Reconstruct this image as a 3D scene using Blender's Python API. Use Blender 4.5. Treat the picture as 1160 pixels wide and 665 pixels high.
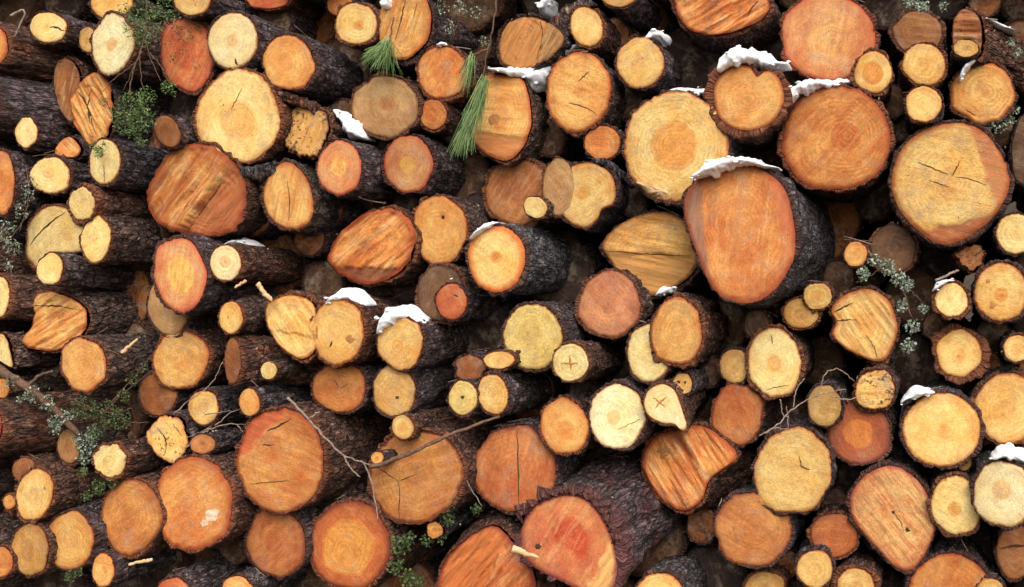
import bpy, math, random
import numpy as np
from mathutils import Vector

# ------------------------------------------------------------------ camera, world, sun, exposure
S = bpy.context.scene
for o in list(bpy.data.objects): bpy.data.objects.remove(o)
COL = S.collection
F, CX, CY = 1244.0, 580.0, 332.5          # focal length and centre in photo pixels
CAM = np.array([0.0, -5.5, 1.78])
cd = bpy.data.cameras.new('camera'); cam = bpy.data.objects.new('camera', cd); COL.objects.link(cam)
cam.location = CAM; cam.rotation_euler = (math.pi/2, 0, 0)
cd.sensor_width = 36; cd.lens = 36*F/1160; cd.clip_start = .05; cd.clip_end = 2000
S.camera = cam
SUN_EL, SUN_AZ = 44, -14                   # height; azimuth of the light source seen from the pile, 0 = behind the camera, minus = to its left
w = bpy.data.worlds.new('World'); S.world = w; w.use_nodes = True
wt = w.node_tree; wt.nodes.clear()
sky = wt.nodes.new('ShaderNodeTexSky'); sky.sky_type = 'NISHITA'; sky.sun_disc = False
sky.sun_elevation = math.radians(SUN_EL); sky.sun_rotation = math.radians(180+SUN_AZ)
sky.dust_density = 4.0
hs = wt.nodes.new('ShaderNodeHueSaturation'); hs.inputs['Saturation'].default_value = .6
bg = wt.nodes.new('ShaderNodeBackground'); bg.inputs['Strength'].default_value = .15
wo = wt.nodes.new('ShaderNodeOutputWorld')
wt.links.new(sky.outputs[0], hs.inputs['Color']); wt.links.new(hs.outputs[0], bg.inputs['Color']); wt.links.new(bg.outputs[0], wo.inputs[0])
sd = bpy.data.lights.new('sun', 'SUN'); sun = bpy.data.objects.new('sun', sd); COL.objects.link(sun)
sd.energy = 1.5; sd.angle = math.radians(50); sd.color = (1, .955, .89)
_e, _a = math.radians(SUN_EL), math.radians(SUN_AZ)
sun.rotation_euler = Vector((math.sin(_a)*math.cos(_e), -math.cos(_a)*math.cos(_e), math.sin(_e))).to_track_quat('Z', 'Y').to_euler()
S.view_settings.view_transform = 'Standard'; S.view_settings.look = 'None'
S.view_settings.exposure = .52; S.view_settings.gamma = 1

# ------------------------------------------------------------------ small helpers
RNG = np.random.default_rng(11); random.seed(5)
def lin(c): return [((v/255)/12.92 if v/255 <= .04045 else ((v/255+.055)/1.055)**2.4) for v in c]
_H = np.random.default_rng(3).random(65536)
def _h(i, j, k): return _H[(i*73856093 ^ j*19349663 ^ k*83492791) & 65535]
def vnoise(x, y, z=0.0):
    x, y, z = np.broadcast_arrays(np.asarray(x, float), np.asarray(y, float), np.asarray(z, float))
    xi, yi, zi = np.floor(x).astype(np.int64), np.floor(y).astype(np.int64), np.floor(z).astype(np.int64)
    f, g, h = x-xi, y-yi, z-zi
    f, g, h = f*f*(3-2*f), g*g*(3-2*g), h*h*(3-2*h)
    r = 0
    for a in (0, 1):
        for b in (0, 1):
            for c in (0, 1):
                r = r + _h(xi+a, yi+b, zi+c)*(f if a else 1-f)*(g if b else 1-g)*(h if c else 1-h)
    return r
def unit(v): v = np.asarray(v, float); return v/np.linalg.norm(v)
def at(px, py, Y):
    t = (Y-CAM[1])/F
    return np.array([(px-CX)*t, Y, CAM[2]-(py-CY)*t])
def ray(px, py): return np.stack([(np.asarray(px)-CX)/F, np.ones_like(np.asarray(px, float)), -(np.asarray(py)-CY)/F], -1)

def mesh(name, verts, quads, smooth=True, tris=None):
    me = bpy.data.meshes.new(name)
    verts = np.asarray(verts, np.float32); me.vertices.add(len(verts)); me.vertices.foreach_set('co', verts.ravel())
    quads = np.asarray(quads, np.int32).reshape(-1, 4); nt = 0 if tris is None else len(tris)
    idx = quads.ravel()
    if nt: idx = np.concatenate([idx, np.asarray(tris, np.int32).ravel()])
    me.loops.add(len(idx)); me.loops.foreach_set('vertex_index', idx)
    st = np.concatenate([np.arange(len(quads))*4, len(quads)*4+np.arange(nt)*3]).astype(np.int32)
    me.polygons.add(len(st)); me.polygons.foreach_set('loop_start', st)
    me.polygons.foreach_set('use_smooth', np.full(len(st), smooth))
    me.update(calc_edges=True); me.validate()
    return me
def set_uv(me, uv):
    l = me.uv_layers.new(name='UVMap'); li = np.empty(len(me.loops), np.int32); me.loops.foreach_get('vertex_index', li)
    l.data.foreach_set('uv', np.asarray(uv, np.float32)[li].ravel())
def set_attr(me, name, v):
    a = me.attributes.new(name, 'FLOAT', 'POINT'); a.data.foreach_set('value', np.asarray(v, np.float32))
def obj(name, me, mat=None, parent=None, **props):
    o = bpy.data.objects.new(name, me); COL.objects.link(o)
    if mat: me.materials.append(mat)
    if parent: o.parent = parent
    for k, v in props.items(): o[k] = v
    return o
def empty(name, loc, label, cat, group=None):
    o = bpy.data.objects.new(name, None); COL.objects.link(o); o.location = loc; o.empty_display_size = .05
    o['label'] = label; o['category'] = cat
    if group: o['group'] = group
    return o
def grid_quads(n, m, wrap=True):
    i = np.arange(n-1)[:, None]; j = np.arange(m if wrap else m-1)[None, :]; j2 = (j+1) % m
    return np.stack([i*m+j, (i+1)*m+j, (i+1)*m+j2, i*m+j2], -1).reshape(-1, 4)
def tube(pts, rad, sides=7, rough=0.0):
    pts = np.asarray(pts, float); n = len(pts); rad = np.broadcast_to(np.asarray(rad, float), (n,))
    T = np.gradient(pts, axis=0); T /= np.linalg.norm(T, axis=1)[:, None]+1e-9
    up = np.array([.31, .9, .3]); A = np.cross(T, up); A /= np.linalg.norm(A, axis=1)[:, None]+1e-9; B = np.cross(T, A)
    th = np.linspace(0, 2*np.pi, sides, endpoint=False)
    rr = rad[:, None]*(1+rough*(vnoise(np.arange(n)[:, None]*.9, np.cos(th)[None]*2+9, np.sin(th)[None]*2+pts[0, 0]*7)-.5))
    V = pts[:, None]+rr[..., None]*(np.cos(th)[None, :, None]*A[:, None]+np.sin(th)[None, :, None]*B[:, None])
    q = grid_quads(n, sides); V = V.reshape(-1, 3)
    V = np.concatenate([V, pts[:1], pts[-1:]]); a, b = len(V)-2, len(V)-1
    j = np.arange(sides); j2 = (j+1) % sides
    t = np.concatenate([np.stack([np.full(sides, a), j, j2], -1), np.stack([np.full(sides, b), (n-1)*sides+j2, (n-1)*sides+j], -1)])
    return V, q, t
def join(parts):
    V, Q, T, o = [], [], [], 0
    for v, q, t in parts:
        V.append(v); Q.append(np.asarray(q).reshape(-1, 4)+o); T.append(np.asarray(t).reshape(-1, 3)+o); o += len(v)
    return np.concatenate(V), np.concatenate(Q), np.concatenate(T)
def smooth_line(pts, n):
    pts = np.asarray(pts, float)
    for _ in range(2):
        q = np.empty((len(pts)*2-2, pts.shape[1])); q[0::2] = pts[:-1]*.75+pts[1:]*.25; q[1::2] = pts[:-1]*.25+pts[1:]*.75
        pts = np.concatenate([pts[:1], q, pts[-1:]])
    s = np.concatenate([[0], np.cumsum(np.linalg.norm(np.diff(pts[:, :2], axis=0), axis=1))]); t = np.linspace(0, s[-1], n)
    return np.stack([np.interp(t, s, pts[:, k]) for k in range(pts.shape[1])], -1)

# ------------------------------------------------------------------ materials
class NT:
    def __init__(s, name):
        s.m = bpy.data.materials.new(name); s.m.use_nodes = True; s.t = s.m.node_tree; s.t.nodes.clear()
        s.out = s.t.nodes.new('ShaderNodeOutputMaterial'); s.b = s.t.nodes.new('ShaderNodeBsdfPrincipled')
        s.t.links.new(s.b.outputs[0], s.out.inputs[0]); s.b.inputs['Specular IOR Level'].default_value = .25
    def put(s, sock, v):
        if isinstance(v, bpy.types.NodeSocket): s.t.links.new(v, sock)
        elif isinstance(v, (list, tuple)): sock.default_value = (*v, 1) if len(v) == 3 and sock.type == 'RGBA' else v
        else: sock.default_value = v
    def n(s, typ, **kw):
        d = s.t.nodes.new(typ)
        for k, v in kw.items(): setattr(d, k, v)
        return d
    def m_(s, op, a, b=0.0, clamp=False):
        d = s.n('ShaderNodeMath', operation=op, use_clamp=clamp); s.put(d.inputs[0], a); s.put(d.inputs[1], b); return d.outputs[0]
    def mr(s, v, a, b, c=0.0, e=1.0):
        d = s.n('ShaderNodeMapRange', interpolation_type='SMOOTHSTEP')
        for i, x in enumerate((v, a, b, c, e)): s.put(d.inputs[i], x)
        return d.outputs[0]
    def noise(s, vec, scale, detail=3.0, rough=.55):
        d = s.n('ShaderNodeTexNoise'); s.put(d.inputs['Vector'], vec); d.inputs['Scale'].default_value = scale
        d.inputs['Detail'].default_value = detail; d.inputs['Roughness'].default_value = rough; return d.outputs['Fac']
    def mix(s, f, a, b, blend='MIX'):
        d = s.n('ShaderNodeMix', data_type='RGBA', blend_type=blend); s.put(d.inputs[0], f); s.put(d.inputs[6], a); s.put(d.inputs[7], b); return d.outputs[2]
    def mul(s, c, f):
        d = s.n('ShaderNodeVectorMath', operation='SCALE'); s.put(d.inputs[0], c); s.put(d.inputs['Scale'], f); return d.outputs[0]
    def op(s, name, vec=False):
        d = s.n('ShaderNodeAttribute', attribute_type='OBJECT', attribute_name=name); return d.outputs['Color'] if vec else d.outputs['Fac']
    def geo(s, name):
        return s.n('ShaderNodeAttribute', attribute_type='GEOMETRY', attribute_name=name).outputs['Fac']
    def uvr(s, sx=1.0, sy=1.0):
        uv = s.n('ShaderNodeUVMap', uv_map='UVMap').outputs[0]; sep = s.n('ShaderNodeSeparateXYZ'); s.t.links.new(uv, sep.inputs[0])
        r = s.n('ShaderNodeObjectInfo').outputs['Random']; c = s.n('ShaderNodeCombineXYZ')
        s.put(c.inputs[0], s.m_('MULTIPLY', sep.outputs[0], sx)); s.put(c.inputs[1], s.m_('MULTIPLY', sep.outputs[1], sy)); s.put(c.inputs[2], s.m_('MULTIPLY', r, 60.0))
        return c.outputs[0], sep
    def bump(s, h, strength, dist):
        d = s.n('ShaderNodeBump'); d.inputs['Strength'].default_value = strength; d.inputs['Distance'].default_value = dist
        s.put(d.inputs['Height'], h); s.t.links.new(d.outputs[0], s.b.inputs['Normal'])

def cut_wood():
    k = NT('cut_wood'); uv, _ = k.uvr(); ust, _ = k.uvr(7, 55); ust2, _ = k.uvr(2.5, 22)
    big = k.noise(uv, 9, 3); mid = k.noise(uv, 30, 4, .6); fine = k.noise(k.uvr(110, 190)[0], 1.0, 4, .65)
    st = k.noise(ust, 1, 5, .6); st2 = k.noise(ust2, 1, 3, .5)
    ring = k.geo('ring'); rr = k.m_('ADD', ring, k.m_('MULTIPLY', k.m_('SUBTRACT', big, .5), .22))
    hr = k.op('heart_r')
    hm = k.mr(rr, k.m_('SUBTRACT', hr, .05), k.m_('ADD', hr, .07), 1.0, 0.0)
    c = k.mix(k.mr(k.noise(uv, 6, 2), .35, .68), k.op('sap', 1), k.op('sap_b', 1))
    c = k.mix(k.m_('MULTIPLY', hm, k.op('heart_s')), c, k.op('heart', 1))
    ph = k.m_('ADD', k.m_('MULTIPLY', k.m_('MULTIPLY', rr, k.op('rad')), 300.0), k.m_('MULTIPLY', mid, 5.0))
    c = k.mul(c, k.m_('ADD', 1.0, k.m_('MULTIPLY', k.m_('SINE', ph), k.m_('MULTIPLY', k.m_('MULTIPLY', k.op('rings'), .2), k.mr(k.noise(uv, 14, 2), .42, .6, .05, 1.0)))))
    ss = k.op('streak_s')
    c = k.mix(k.m_('MULTIPLY', k.mr(st, .47, .66), ss), c, k.op('streak_c', 1))
    c = k.mix(k.m_('MULTIPLY', k.mr(st2, .5, .68), ss), c, k.op('streak_d', 1))
    st3 = k.noise(k.uvr(4, 34)[0], 1.3, 4, .6)
    c = k.mix(k.m_('MULTIPLY', k.mr(st3, .52, .62), k.m_('MULTIPLY', ss, .8)), c, k.mix(.55, k.op('sap', 1), (.78, .53, .24)))
    c = k.mix(k.m_('MULTIPLY', k.mr(k.noise(uv, 17, 4, .65), .5, .7), .5), c, k.op('streak_c', 1))
    edge = k.m_('MULTIPLY', k.mr(k.m_('ADD', ring, k.m_('MULTIPLY', k.m_('SUBTRACT', big, .5), .5)), .55, 1.02), .55)
    c = k.mix(k.m_('MULTIPLY', edge, k.op('redden')), c, k.op('rim', 1))
    c = k.mix(k.m_('MULTIPLY', k.mr(k.noise(uv, 11, 5, .7), .48, .68), k.m_('ADD', .12, k.m_('MULTIPLY', k.op('dirt'), .6))), c, (.33, .25, .18))
    c = k.mul(c, k.mr(mid, .3, .7, .87, 1.09)); c = k.mul(c, k.mr(fine, .3, .7, .82, 1.15))
    for z in ('a', 'b'): c = k.mix(k.m_('MULTIPLY', k.geo('zone_'+z), k.mr(mid, .25, .5, .55, 1.0)), c, k.mul(k.op('zone_'+z+'_c', 1), k.mr(st, .3, .7, .7, 1.2)))
    rimm = k.mr(k.m_('ADD', ring, k.m_('MULTIPLY', k.m_('SUBTRACT', mid, .5), .18)), k.m_('SUBTRACT', .985, k.op('rim_w')), 1.0)
    c = k.mix(k.m_('MULTIPLY', rimm, .9), c, k.op('rim', 1))
    c = k.mix(k.m_('MULTIPLY', k.mr(rr, .02, .09, 1, 0), k.op('pith')), c, (.24, .10, .04))
    dm = k.m_('MULTIPLY', k.mr(k.noise(uv, 48, 3, .6), k.m_('SUBTRACT', .78, k.m_('MULTIPLY', k.op('dirt'), .27)), k.m_('SUBTRACT', .84, k.m_('MULTIPLY', k.op('dirt'), .27))), k.mr(k.noise(uv, 7, 1), .38, .6, .1, 1.0))
    c = k.mix(k.m_('MULTIPLY', dm, .85), c, (.055, .032, .02))
    k.put(k.b.inputs['Base Color'], c); k.b.inputs['Roughness'].default_value = .72
    k.bump(k.m_('ADD', k.m_('MULTIPLY', st, k.m_('ADD', .25, ss)), k.m_('ADD', k.m_('MULTIPLY', fine, .5), k.m_('MULTIPLY', mid, .4))), .55, .012)
    return k.m
def bark_mat():
    k = NT('bark'); uv, sep = k.uvr(); up, _ = k.uvr(34, 11); uf, _ = k.uvr(1.0, .45)
    vo = k.n('ShaderNodeTexVoronoi', feature='DISTANCE_TO_EDGE'); vo.inputs['Scale'].default_value = 1.0
    wv = k.n('ShaderNodeVectorMath', operation='ADD'); k.put(wv.inputs[0], up)
    nz = k.n('ShaderNodeTexNoise'); k.put(nz.inputs['Vector'], uf); nz.inputs['Scale'].default_value = 22; nz.inputs['Detail'].default_value = 3
    sc = k.n('ShaderNodeVectorMath', operation='SCALE'); k.put(sc.inputs[0], nz.outputs['Color']); sc.inputs['Scale'].default_value = 1.6
    k.put(wv.inputs[1], sc.outputs[0]); k.put(vo.inputs['Vector'], wv.outputs[0])
    ed = vo.outputs['Distance']; fine = k.noise(uf, 95, 5, .7); mid = k.noise(uf, 26, 4, .6); big = k.noise(uv, 5, 2)
    rid = k.m_('ABSOLUTE', k.m_('SUBTRACT', k.m_('MULTIPLY', k.noise(up, 1.0, 5, .6), 2.0), 1.0))
    flk = k.noise(k.uvr(60, 24)[0], 1.0, 5, .7)
    c = k.mix(k.mr(mid, .36, .66), k.op('bark_c', 1), k.op('bark_d', 1))
    c = k.mix(k.m_('MULTIPLY', k.mr(k.noise(uf, 17, 4, .65), .5, .62), k.op('flake')), c, k.op('inner', 1))
    c = k.mul(c, k.mr(ed, .0, .13, .4, 1.0)); c = k.mul(c, k.mr(rid, .0, .22, .4, 1.0)); c = k.mul(c, k.mr(fine, .3, .7, .5, 1.45)); c = k.mul(c, k.mr(flk, .35, .72, .6, 1.7))
    lm = k.mr(k.noise(uv, 62, 4, .65), k.m_('SUBTRACT', .74, k.m_('MULTIPLY', k.op('lichen'), .16)), k.m_('SUBTRACT', .79, k.m_('MULTIPLY', k.op('lichen'), .16)))
    c = k.mix(k.m_('MULTIPLY', lm, k.mr(k.noise(uv, 9, 2), .4, .58)), c, k.mix(fine, (.20, .25, .19), (.45, .47, .42)))
    c = k.mix(k.m_('MULTIPLY', k.mr(k.noise(uv, 14, 3), .5, .6), k.op('moss')), c, k.mix(fine, (.035, .06, .012), (.10, .13, .03)))
    fr = k.mr(k.m_('ADD', sep.outputs[1], k.m_('MULTIPLY', k.m_('SUBTRACT', mid, .5), .05)), .006, k.m_('ADD', .012, k.op('inner_w')), 1.0, 0.0)
    c = k.mix(k.m_('MULTIPLY', fr, .85), c, k.mul(k.op('inner', 1), k.mr(fine, .3, .7, .5, 1.3)))
    k.put(k.b.inputs['Base Color'], c); k.b.inputs['Roughness'].default_value = .85
    k.bump(k.m_('ADD', k.m_('ADD', k.m_('ADD', flk, k.mr(ed, 0, .15, 0, .9)), k.mr(rid, 0, .25, 0, .8)), k.m_('ADD', k.m_('MULTIPLY', mid, .8), k.m_('MULTIPLY', fine, .7))), 1.0, .024)
    return k.m
def plain(name, c1, c2, scale=40, rough=.85, bump=.4, dist=.006, island=False, coord='Object'):
    k = NT(name); tc = k.n('ShaderNodeTexCoord').outputs[coord]; f = k.noise(tc, scale, 4, .65)
    if island: f = k.m_('ADD', k.m_('MULTIPLY', f, .4), k.m_('MULTIPLY', k.n('ShaderNodeNewGeometry').outputs['Random Per Island'], .6))
    k.put(k.b.inputs['Base Color'], k.mix(k.mr(f, .3, .7), c1, c2)); k.b.inputs['Roughness'].default_value = rough
    if bump: k.bump(k.noise(tc, scale*2, 4, .65), bump, dist)
    return k.m
M_CUT, M_BARK = cut_wood(), bark_mat()
M_CRACK = plain('dark_crack', (.035, .016, .009), (.10, .045, .02), 60)
M_MARK = plain('brown_mark', (.33, .13, .04), (.45, .2, .07), 60)
M_PALE = plain('pale_worn_wood', (.50, .33, .19), (.72, .60, .45), 50)
M_SNOW = plain('snow', (.86, .88, .92), (.93, .94, .95), 60, .6, .4, .012)
M_GREEN = plain('conifer_green', (.045, .10, .022), (.17, .25, .08), 30, .6, 0, island=True)
M_NEEDLE = plain('needle_green', (.05, .11, .025), (.19, .26, .08), 30, .5, 0, island=True)
M_LICH = plain('lichen', (.10, .13, .085), (.36, .41, .31), 30, .9, 0, island=True)
M_MOSS = plain('moss', (.03, .055, .02), (.11, .14, .05), 30, .9, 0, island=True)
M_TWIG = plain('twig', (.16, .11, .085), (.34, .26, .2), 60)
M_DTWIG = plain('dark_twig', (.075, .042, .028), (.19, .105, .065), 60)
M_SPLINT = plain('splinter', (.55, .33, .16), (.72, .5, .28), 60)
M_FLAKE = plain('bark_flake', (.06, .035, .035), (.24, .14, .11), 30, .9, 0, island=True)
M_GROUND = plain('soil', (.035, .025, .018), (.10, .075, .055), 3, .95, .6, .03)

# ------------------------------------------------------------------ wood tones (own colour; the dim and dark ones include painted shade)
G = .80
def T(sap, sap_b, heart, rim, streak, streak_d): return [[v*G*f for v, f in zip(lin(c), (1, .965, .89))] for c in (sap, sap_b, heart, rim, streak, streak_d)]
TONE = {
 'pale':   T((250,226,160),(244,206,128),(228,164,88),(160,92,44),(236,192,112),(214,150,78)),
 'cream':  T((250,232,182),(246,216,152),(228,166,102),(160,100,56),(240,204,140),(220,164,100)),
 'yellow': T((246,210,136),(238,186,104),(224,146,68),(164,80,34),(230,164,76),(204,122,54)),
 'ochre':  T((230,184,110),(214,156,84),(190,120,58),(118,66,36),(186,128,66),(156,98,50)),
 'apricot':T((240,190,112),(226,156,82),(212,124,56),(168,78,36),(214,136,68),(188,102,50)),
 'orange': T((232,164,92),(212,128,66),(198,98,46),(158,68,36),(204,110,54),(170,82,40)),
 'red':    T((212,126,76),(190,94,56),(186,66,38),(146,44,34),(182,74,42),(138,50,34)),
 'pink':   T((228,174,116),(210,134,84),(238,186,96),(190,84,58),(208,118,72),(186,90,58)),
 'brown':  T((184,120,68),(156,92,52),(140,76,42),(96,48,30),(142,82,46),(108,62,40)),
 'tan':    T((206,164,112),(184,134,86),(178,106,58),(126,82,54),(172,120,76),(150,100,66)),
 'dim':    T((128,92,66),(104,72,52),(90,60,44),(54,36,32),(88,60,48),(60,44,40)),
 'dark':   T((76,55,50),(58,43,42),(56,40,38),(36,28,32),(50,38,38),(36,28,32)),  # gap shade painted into the wood colour
}
BARK = {  # outer, second, inner bark
 'dark':  ((.18,.122,.128),(.35,.265,.27),(.13,.05,.03)),
 'grey':  ((.13,.106,.114),(.30,.26,.27),(.14,.055,.035)),
 'red':   ((.20,.095,.068),(.35,.18,.125),(.30,.10,.045)),
 'brown': ((.20,.125,.105),(.36,.235,.19),(.24,.085,.04)),
}
VP = (1050.0, 345.0)
AX = np.array([(VP[0]-CX)/F, 1.0, -(VP[1]-CY)/F])

LOGS = []
def L(x, y, rx, ry, tone, label, dz=0.0, **kw):
    rx, ry = rx*1.035, ry*1.035
    if 'poly' in kw: kw['poly'] = [(x+(a-x)*1.025, y+(b-y)*1.025) for a, b in kw['poly']]
    LOGS.append(dict(x=x, y=y, rx=rx, ry=ry, tone=tone, label=label, dz=dz, **kw))
# ---- top band, left to right
L(54,31,20,17,'pale','pale oval end with a short dark slit',-.05,rot=8,cracks=[([(56,30),(64,31),(73,35)],4)],streak=.1)
L(126,4,23,17,'yellow','yellow end cut off above the cream end',0,rot=-5,dirt=.3)
L(127,50,23,33,'cream','tall cream end with a small tan heart',-.12,rot=4,heart=(.22,.8),pith=(126,50),irr=.04,streak=.1,dirt=.05)
L(99,45,10,14,'ochre','small ochre end tucked behind the cream end',.05)
L(217,1,20,16,'yellow','yellow end at the top above the mossy end',-.03,dirt=.5)
L(212,61,30,40,'red','red brown end speckled with green moss',.12,rot=-4,ang=60,streak=.35,dirt=.35,bark='brown')
L(263,46,27,31,'cream','round cream end touching the mossy red end',-.06,pd=.3,heart=(.25,.6),cracks=[([(266,66),(267,71),(270,74)],5)],streak=.1,irr=.02)
L(326,71,28,30,'apricot','plain apricot end beside the big dark gap',-.04,rot=-25,heart=(.3,.4),rings=.6,streak=.15,dirt=.1)
L(302,-2,24,12,'red','reddish end mostly above the top edge',.1)
L(384,4,14,14,'orange','orange end half behind the ringed yellow end',.08)
L(403,27,23,23,'yellow','ringed yellow end with a dark orange heart dot',-.06,heart=(.22,1.),pd=.4,rings=.8,streak=.05,dirt=.1)
L(456,31,30,37,'apricot','splintered apricot end with long diagonal cracks',0,poly=[(430,8),(445,-6),(480,-6),(487,15),(484,45),(462,68),(442,66),(428,45)],ang=68,streak=.6,tear=.3,cracks=[([(448,44),(455,20),(460,-2)],2.5),([(468,20),(472,0)],2)])
L(500,82,26,30,'orange','orange end with scuffed top under thin snow',0,rot=10,dirt=.5,ang=50,streak=.3)
L(490,130,16,16,'orange','small orange end below the scuffed orange end',.05,heart=(.5,.5),bark='brown')
L(598,48,38,30,'tan','split brown end with a flaking right flap',.05,poly=[(568,28),(590,16),(618,22),(641,42),(622,66),(592,78),(566,72),(562,50)],ang=60,streak=.7,tear=.5,dirt=.35,step=(622,18,604,78,.06,(204,134,70)),cracks=[([(610,22),(613,45),(605,66)],3)],bark='grey')
L(664,30,18,22,'yellow','smooth yellow oval end above the snow strip',-.05,rot=-18,streak=.05,rings=.2,dirt=0.,heart=(.2,.1))
L(655,104,36,43,'apricot','apricot end with curved saw marks below the snow',-.02,rot=8,ang=-25,streak=.35,rim=.09,dirt=.3,bark='brown',inw=.05,cracks=[([(655,92),(662,86),(668,80)],2.5),([(644,116),(660,120),(676,128)],2)])
L(567,134,36,49,'apricot','blocky flat topped orange end beside long needles',-.05,poly=[(545,88),(560,85),(592,88),(598,110),(602,140),(590,168),(572,182),(545,172),(530,150),(534,120)],ang=-8,streak=.4,step=(528,146,602,158,.02,(196,122,70)),redden=.8,knots=[(560,136,7,0)],dirt=.2,tear=.06,rim=.07)
L(682,162,20,19,'orange','small dull orange end above the notched end',.15,dirt=.15)
L(725,71,26,28,'yellow','yellow end with dirty top and a snow tuft',.0,dirt=.55,heart=(.3,.3),streak=.15)
L(818,8,57,33,'orange','broad torn orange end at the top edge',-.05,poly=[(762,-12),(800,-32),(850,-28),(874,5),(860,24),(815,40),(785,36),(768,18)],ang=28,streak=.8,tear=.5,dirt=.35,bark='brown',inw=.08,cracks=[([(862,-5),(850,12),(846,20)],4)])
L(766,166,58,60,'yellow','big yellow end with a wide tan heart ring',-.08,heart=(.42,.85),rings=.7,ang=40,streak=.18,dirt=.3,rim=.03,pith=(762,164))
L(847,110,40,38,'apricot','notched orange end wearing a thick snow cap',-.1,poly=[(808,108),(814,86),(836,73),(850,76),(857,90),(867,78),(884,90),(888,115),(876,138),(850,148),(825,143),(812,128)],dirt=.3,rim=.08,bark='red',inw=.05,bt=.16,rings=.5)
L(938,42,51,47,'pink','large pinkish end at the top with faint rings',.02,ang=80,streak=.35,dirt=.35,heart=(.4,.25),rim=.06)
L(947,157,60,57,'orange','large orange end below the long snow wedge',-.04,ang=45,streak=.38,heart=(.28,.75),rings=.8,pith=(962,155),rim=.09,dirt=.08)
L(989,82,21,23,'yellow','small yellow ringed end with an orange core',-.12,heart=(.55,1.),bt=.08,rings=.3,dirt=.1,bark='red')
L(1040,37,27,24,'brown','dull brown end behind the round yellow pair',.1,streak=.3)
L(1047,73,24,23,'yellow','upper of the round yellow pair stacked together',-.1,rings=.6,heart=(.35,.3),dirt=.1)
L(1046,118,20,20,'yellow','lower of the round yellow pair stacked together',-.06,heart=(.3,.2),dirt=.05)
L(1113,105,35,33,'apricot','round apricot end with faint growth rings',-.02,rings=.9,dirt=.15,rim=.07,bark='brown',cracks=[([(1093,123),(1100,128),(1106,131)],2)],lichen=1.)
L(1096,42,19,29,'brown','rotten broken end of a flaking bark log',-.05,poly=[(1080,20),(1092,8),(1110,18),(1113,50),(1105,66),(1088,65),(1078,50)],ax=(.95,.75,-.18),tear=.5,dirt=.7,bark='red',flake=.8,rough=1.6,streak=.6)
L(1094,55,14,10,'ochre','small ochre stub end under the flaking log',-.12,dirt=.4)
L(1076,208,66,68,'yellow','biggest yellow end with a dark speckled line',-.1,poly=[(1010,203),(1020,170),(1048,146),(1085,139),(1115,150),(1138,180),(1144,215),(1125,245),(1095,268),(1062,277),(1033,255),(1015,232)],ang=-15,streak=.25,dirt=.5,rim=.08,step=(1040,262,1140,240,.012,(168,84,56)),zones=[(1100,142,1128,236,1140,180,(196,112,76),.75)],cracks=[([(1040,184),(1055,190),(1075,198)],2.5),([(1084,200),(1104,204),(1118,210)],2),([(1078,200),(1084,190),(1088,182)],3),([(1052,204),(1064,208),(1075,212)],2)],heart=(.3,.3))
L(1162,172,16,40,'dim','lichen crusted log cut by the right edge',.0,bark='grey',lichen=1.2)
# ---- left side, upper middle
L(76,101,19,40,'brown','brown splintered slab left of the torn orange slab',.04,poly=[(62,72),(75,64),(88,78),(92,110),(84,142),(68,130),(60,100)],ang=75,streak=.6,tear=.3)
L(104,122,24,44,'apricot','torn orange slab beneath the green sprig',-.04,poly=[(88,98),(108,78),(122,98),(127,128),(118,160),(98,167),(84,140),(79,114)],ang=-62,streak=.8,tear=.6,cracks=[([(88,104),(98,120),(102,140)],4),([(104,100),(98,124),(110,150)],3)])
L(75,166,16,12,'orange','small orange splinter end above the round pale end',.06,poly=[(60,174),(68,158),(80,154),(92,168),(86,178),(68,178)],streak=.5,tear=.3)
L(29,150,12,17,'pale','small pale oval end sawn from a dark log',-.06,pd=.8,dirt=.4)
L(189,149,13,19,'brown','small slanted brown oval end in the shade',.1,rot=-28,streak=.3,ang=60)
L(269,132,45,52,'pale','big pale end left of the rotten stub',-.1,rot=5,dirt=.4,heart=(.4,.6),pith=(270,140),ang=65,streak=.25,rim=.04,cracks=[([(274,100),(268,112),(262,124)],2)])
L(347,148,23,28,'ochre','rotten stub end with crumbling dark centre',.02,dirt=.9,irr=.09,rough=1.8,bark='red',flake=.7,tear=.25)
L(436,121,36,34,'tan','grey tan end with an orange smear',-.04,heart=(.25,.7),rings=.25,dirt=.2,rim=.04,streak=.15,ang=-60)
L(2,207,13,35,'orange','orange end cut by the left edge',0)
L(56,199,22,20,'pale','round pale end beside grey lichen',-.1,irr=.04,streak=.12,dirt=.15)
L(118,183,17,25,'pale','pale oval end with moss on its rim',-.1,rot=5,cracks=[([(118,188),(118,206)],1.5)],dirt=.2)
L(92,231,14,18,'pale','small pale end with a broken orange side',-.1,irr=.08,bark='red',bt=.25,inw=.1)
L(62,264,33,32,'pale','pale split block with a diagonal crack',-.02,poly=[(38,242),(60,231),(94,248),(95,284),(78,286),(63,286),(50,300),(42,306),(29,290),(31,262)],irr=.02,ang=35,streak=.35,cracks=[([(34,278),(46,262),(58,252),(74,240)],4)],heart=(.15,.8),pith=(80,268),dirt=.2)
L(108,271,16,26,'pale','narrow pale oval end on the lichened log',-.14,rot=4,pd=.8,rings=.5,dirt=.05)
L(56,305,14,18,'pale','small pale oval end under the split block',-.14,rot=10,pd=.7)
L(218,216,53,55,'orange','large torn orange end with a frayed rim',.02,poly=[(166,222),(180,182),(215,160),(245,166),(266,188),(272,225),(262,260),(232,268),(200,262),(175,250)],irr=.03,ang=48,streak=.8,tear=.35,rim=.14,bark='red',inw=.08,step=(196,268,268,176,.09,(178,100,58)),cracks=[([(206,262),(222,238),(248,205)],3)])
L(203,311,28,41,'pink','upright pink oval end with a glowing orange middle',-.12,rot=-3,heart=(.5,.9),ang=88,streak=.45,rim=.1,dirt=.05)
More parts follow.
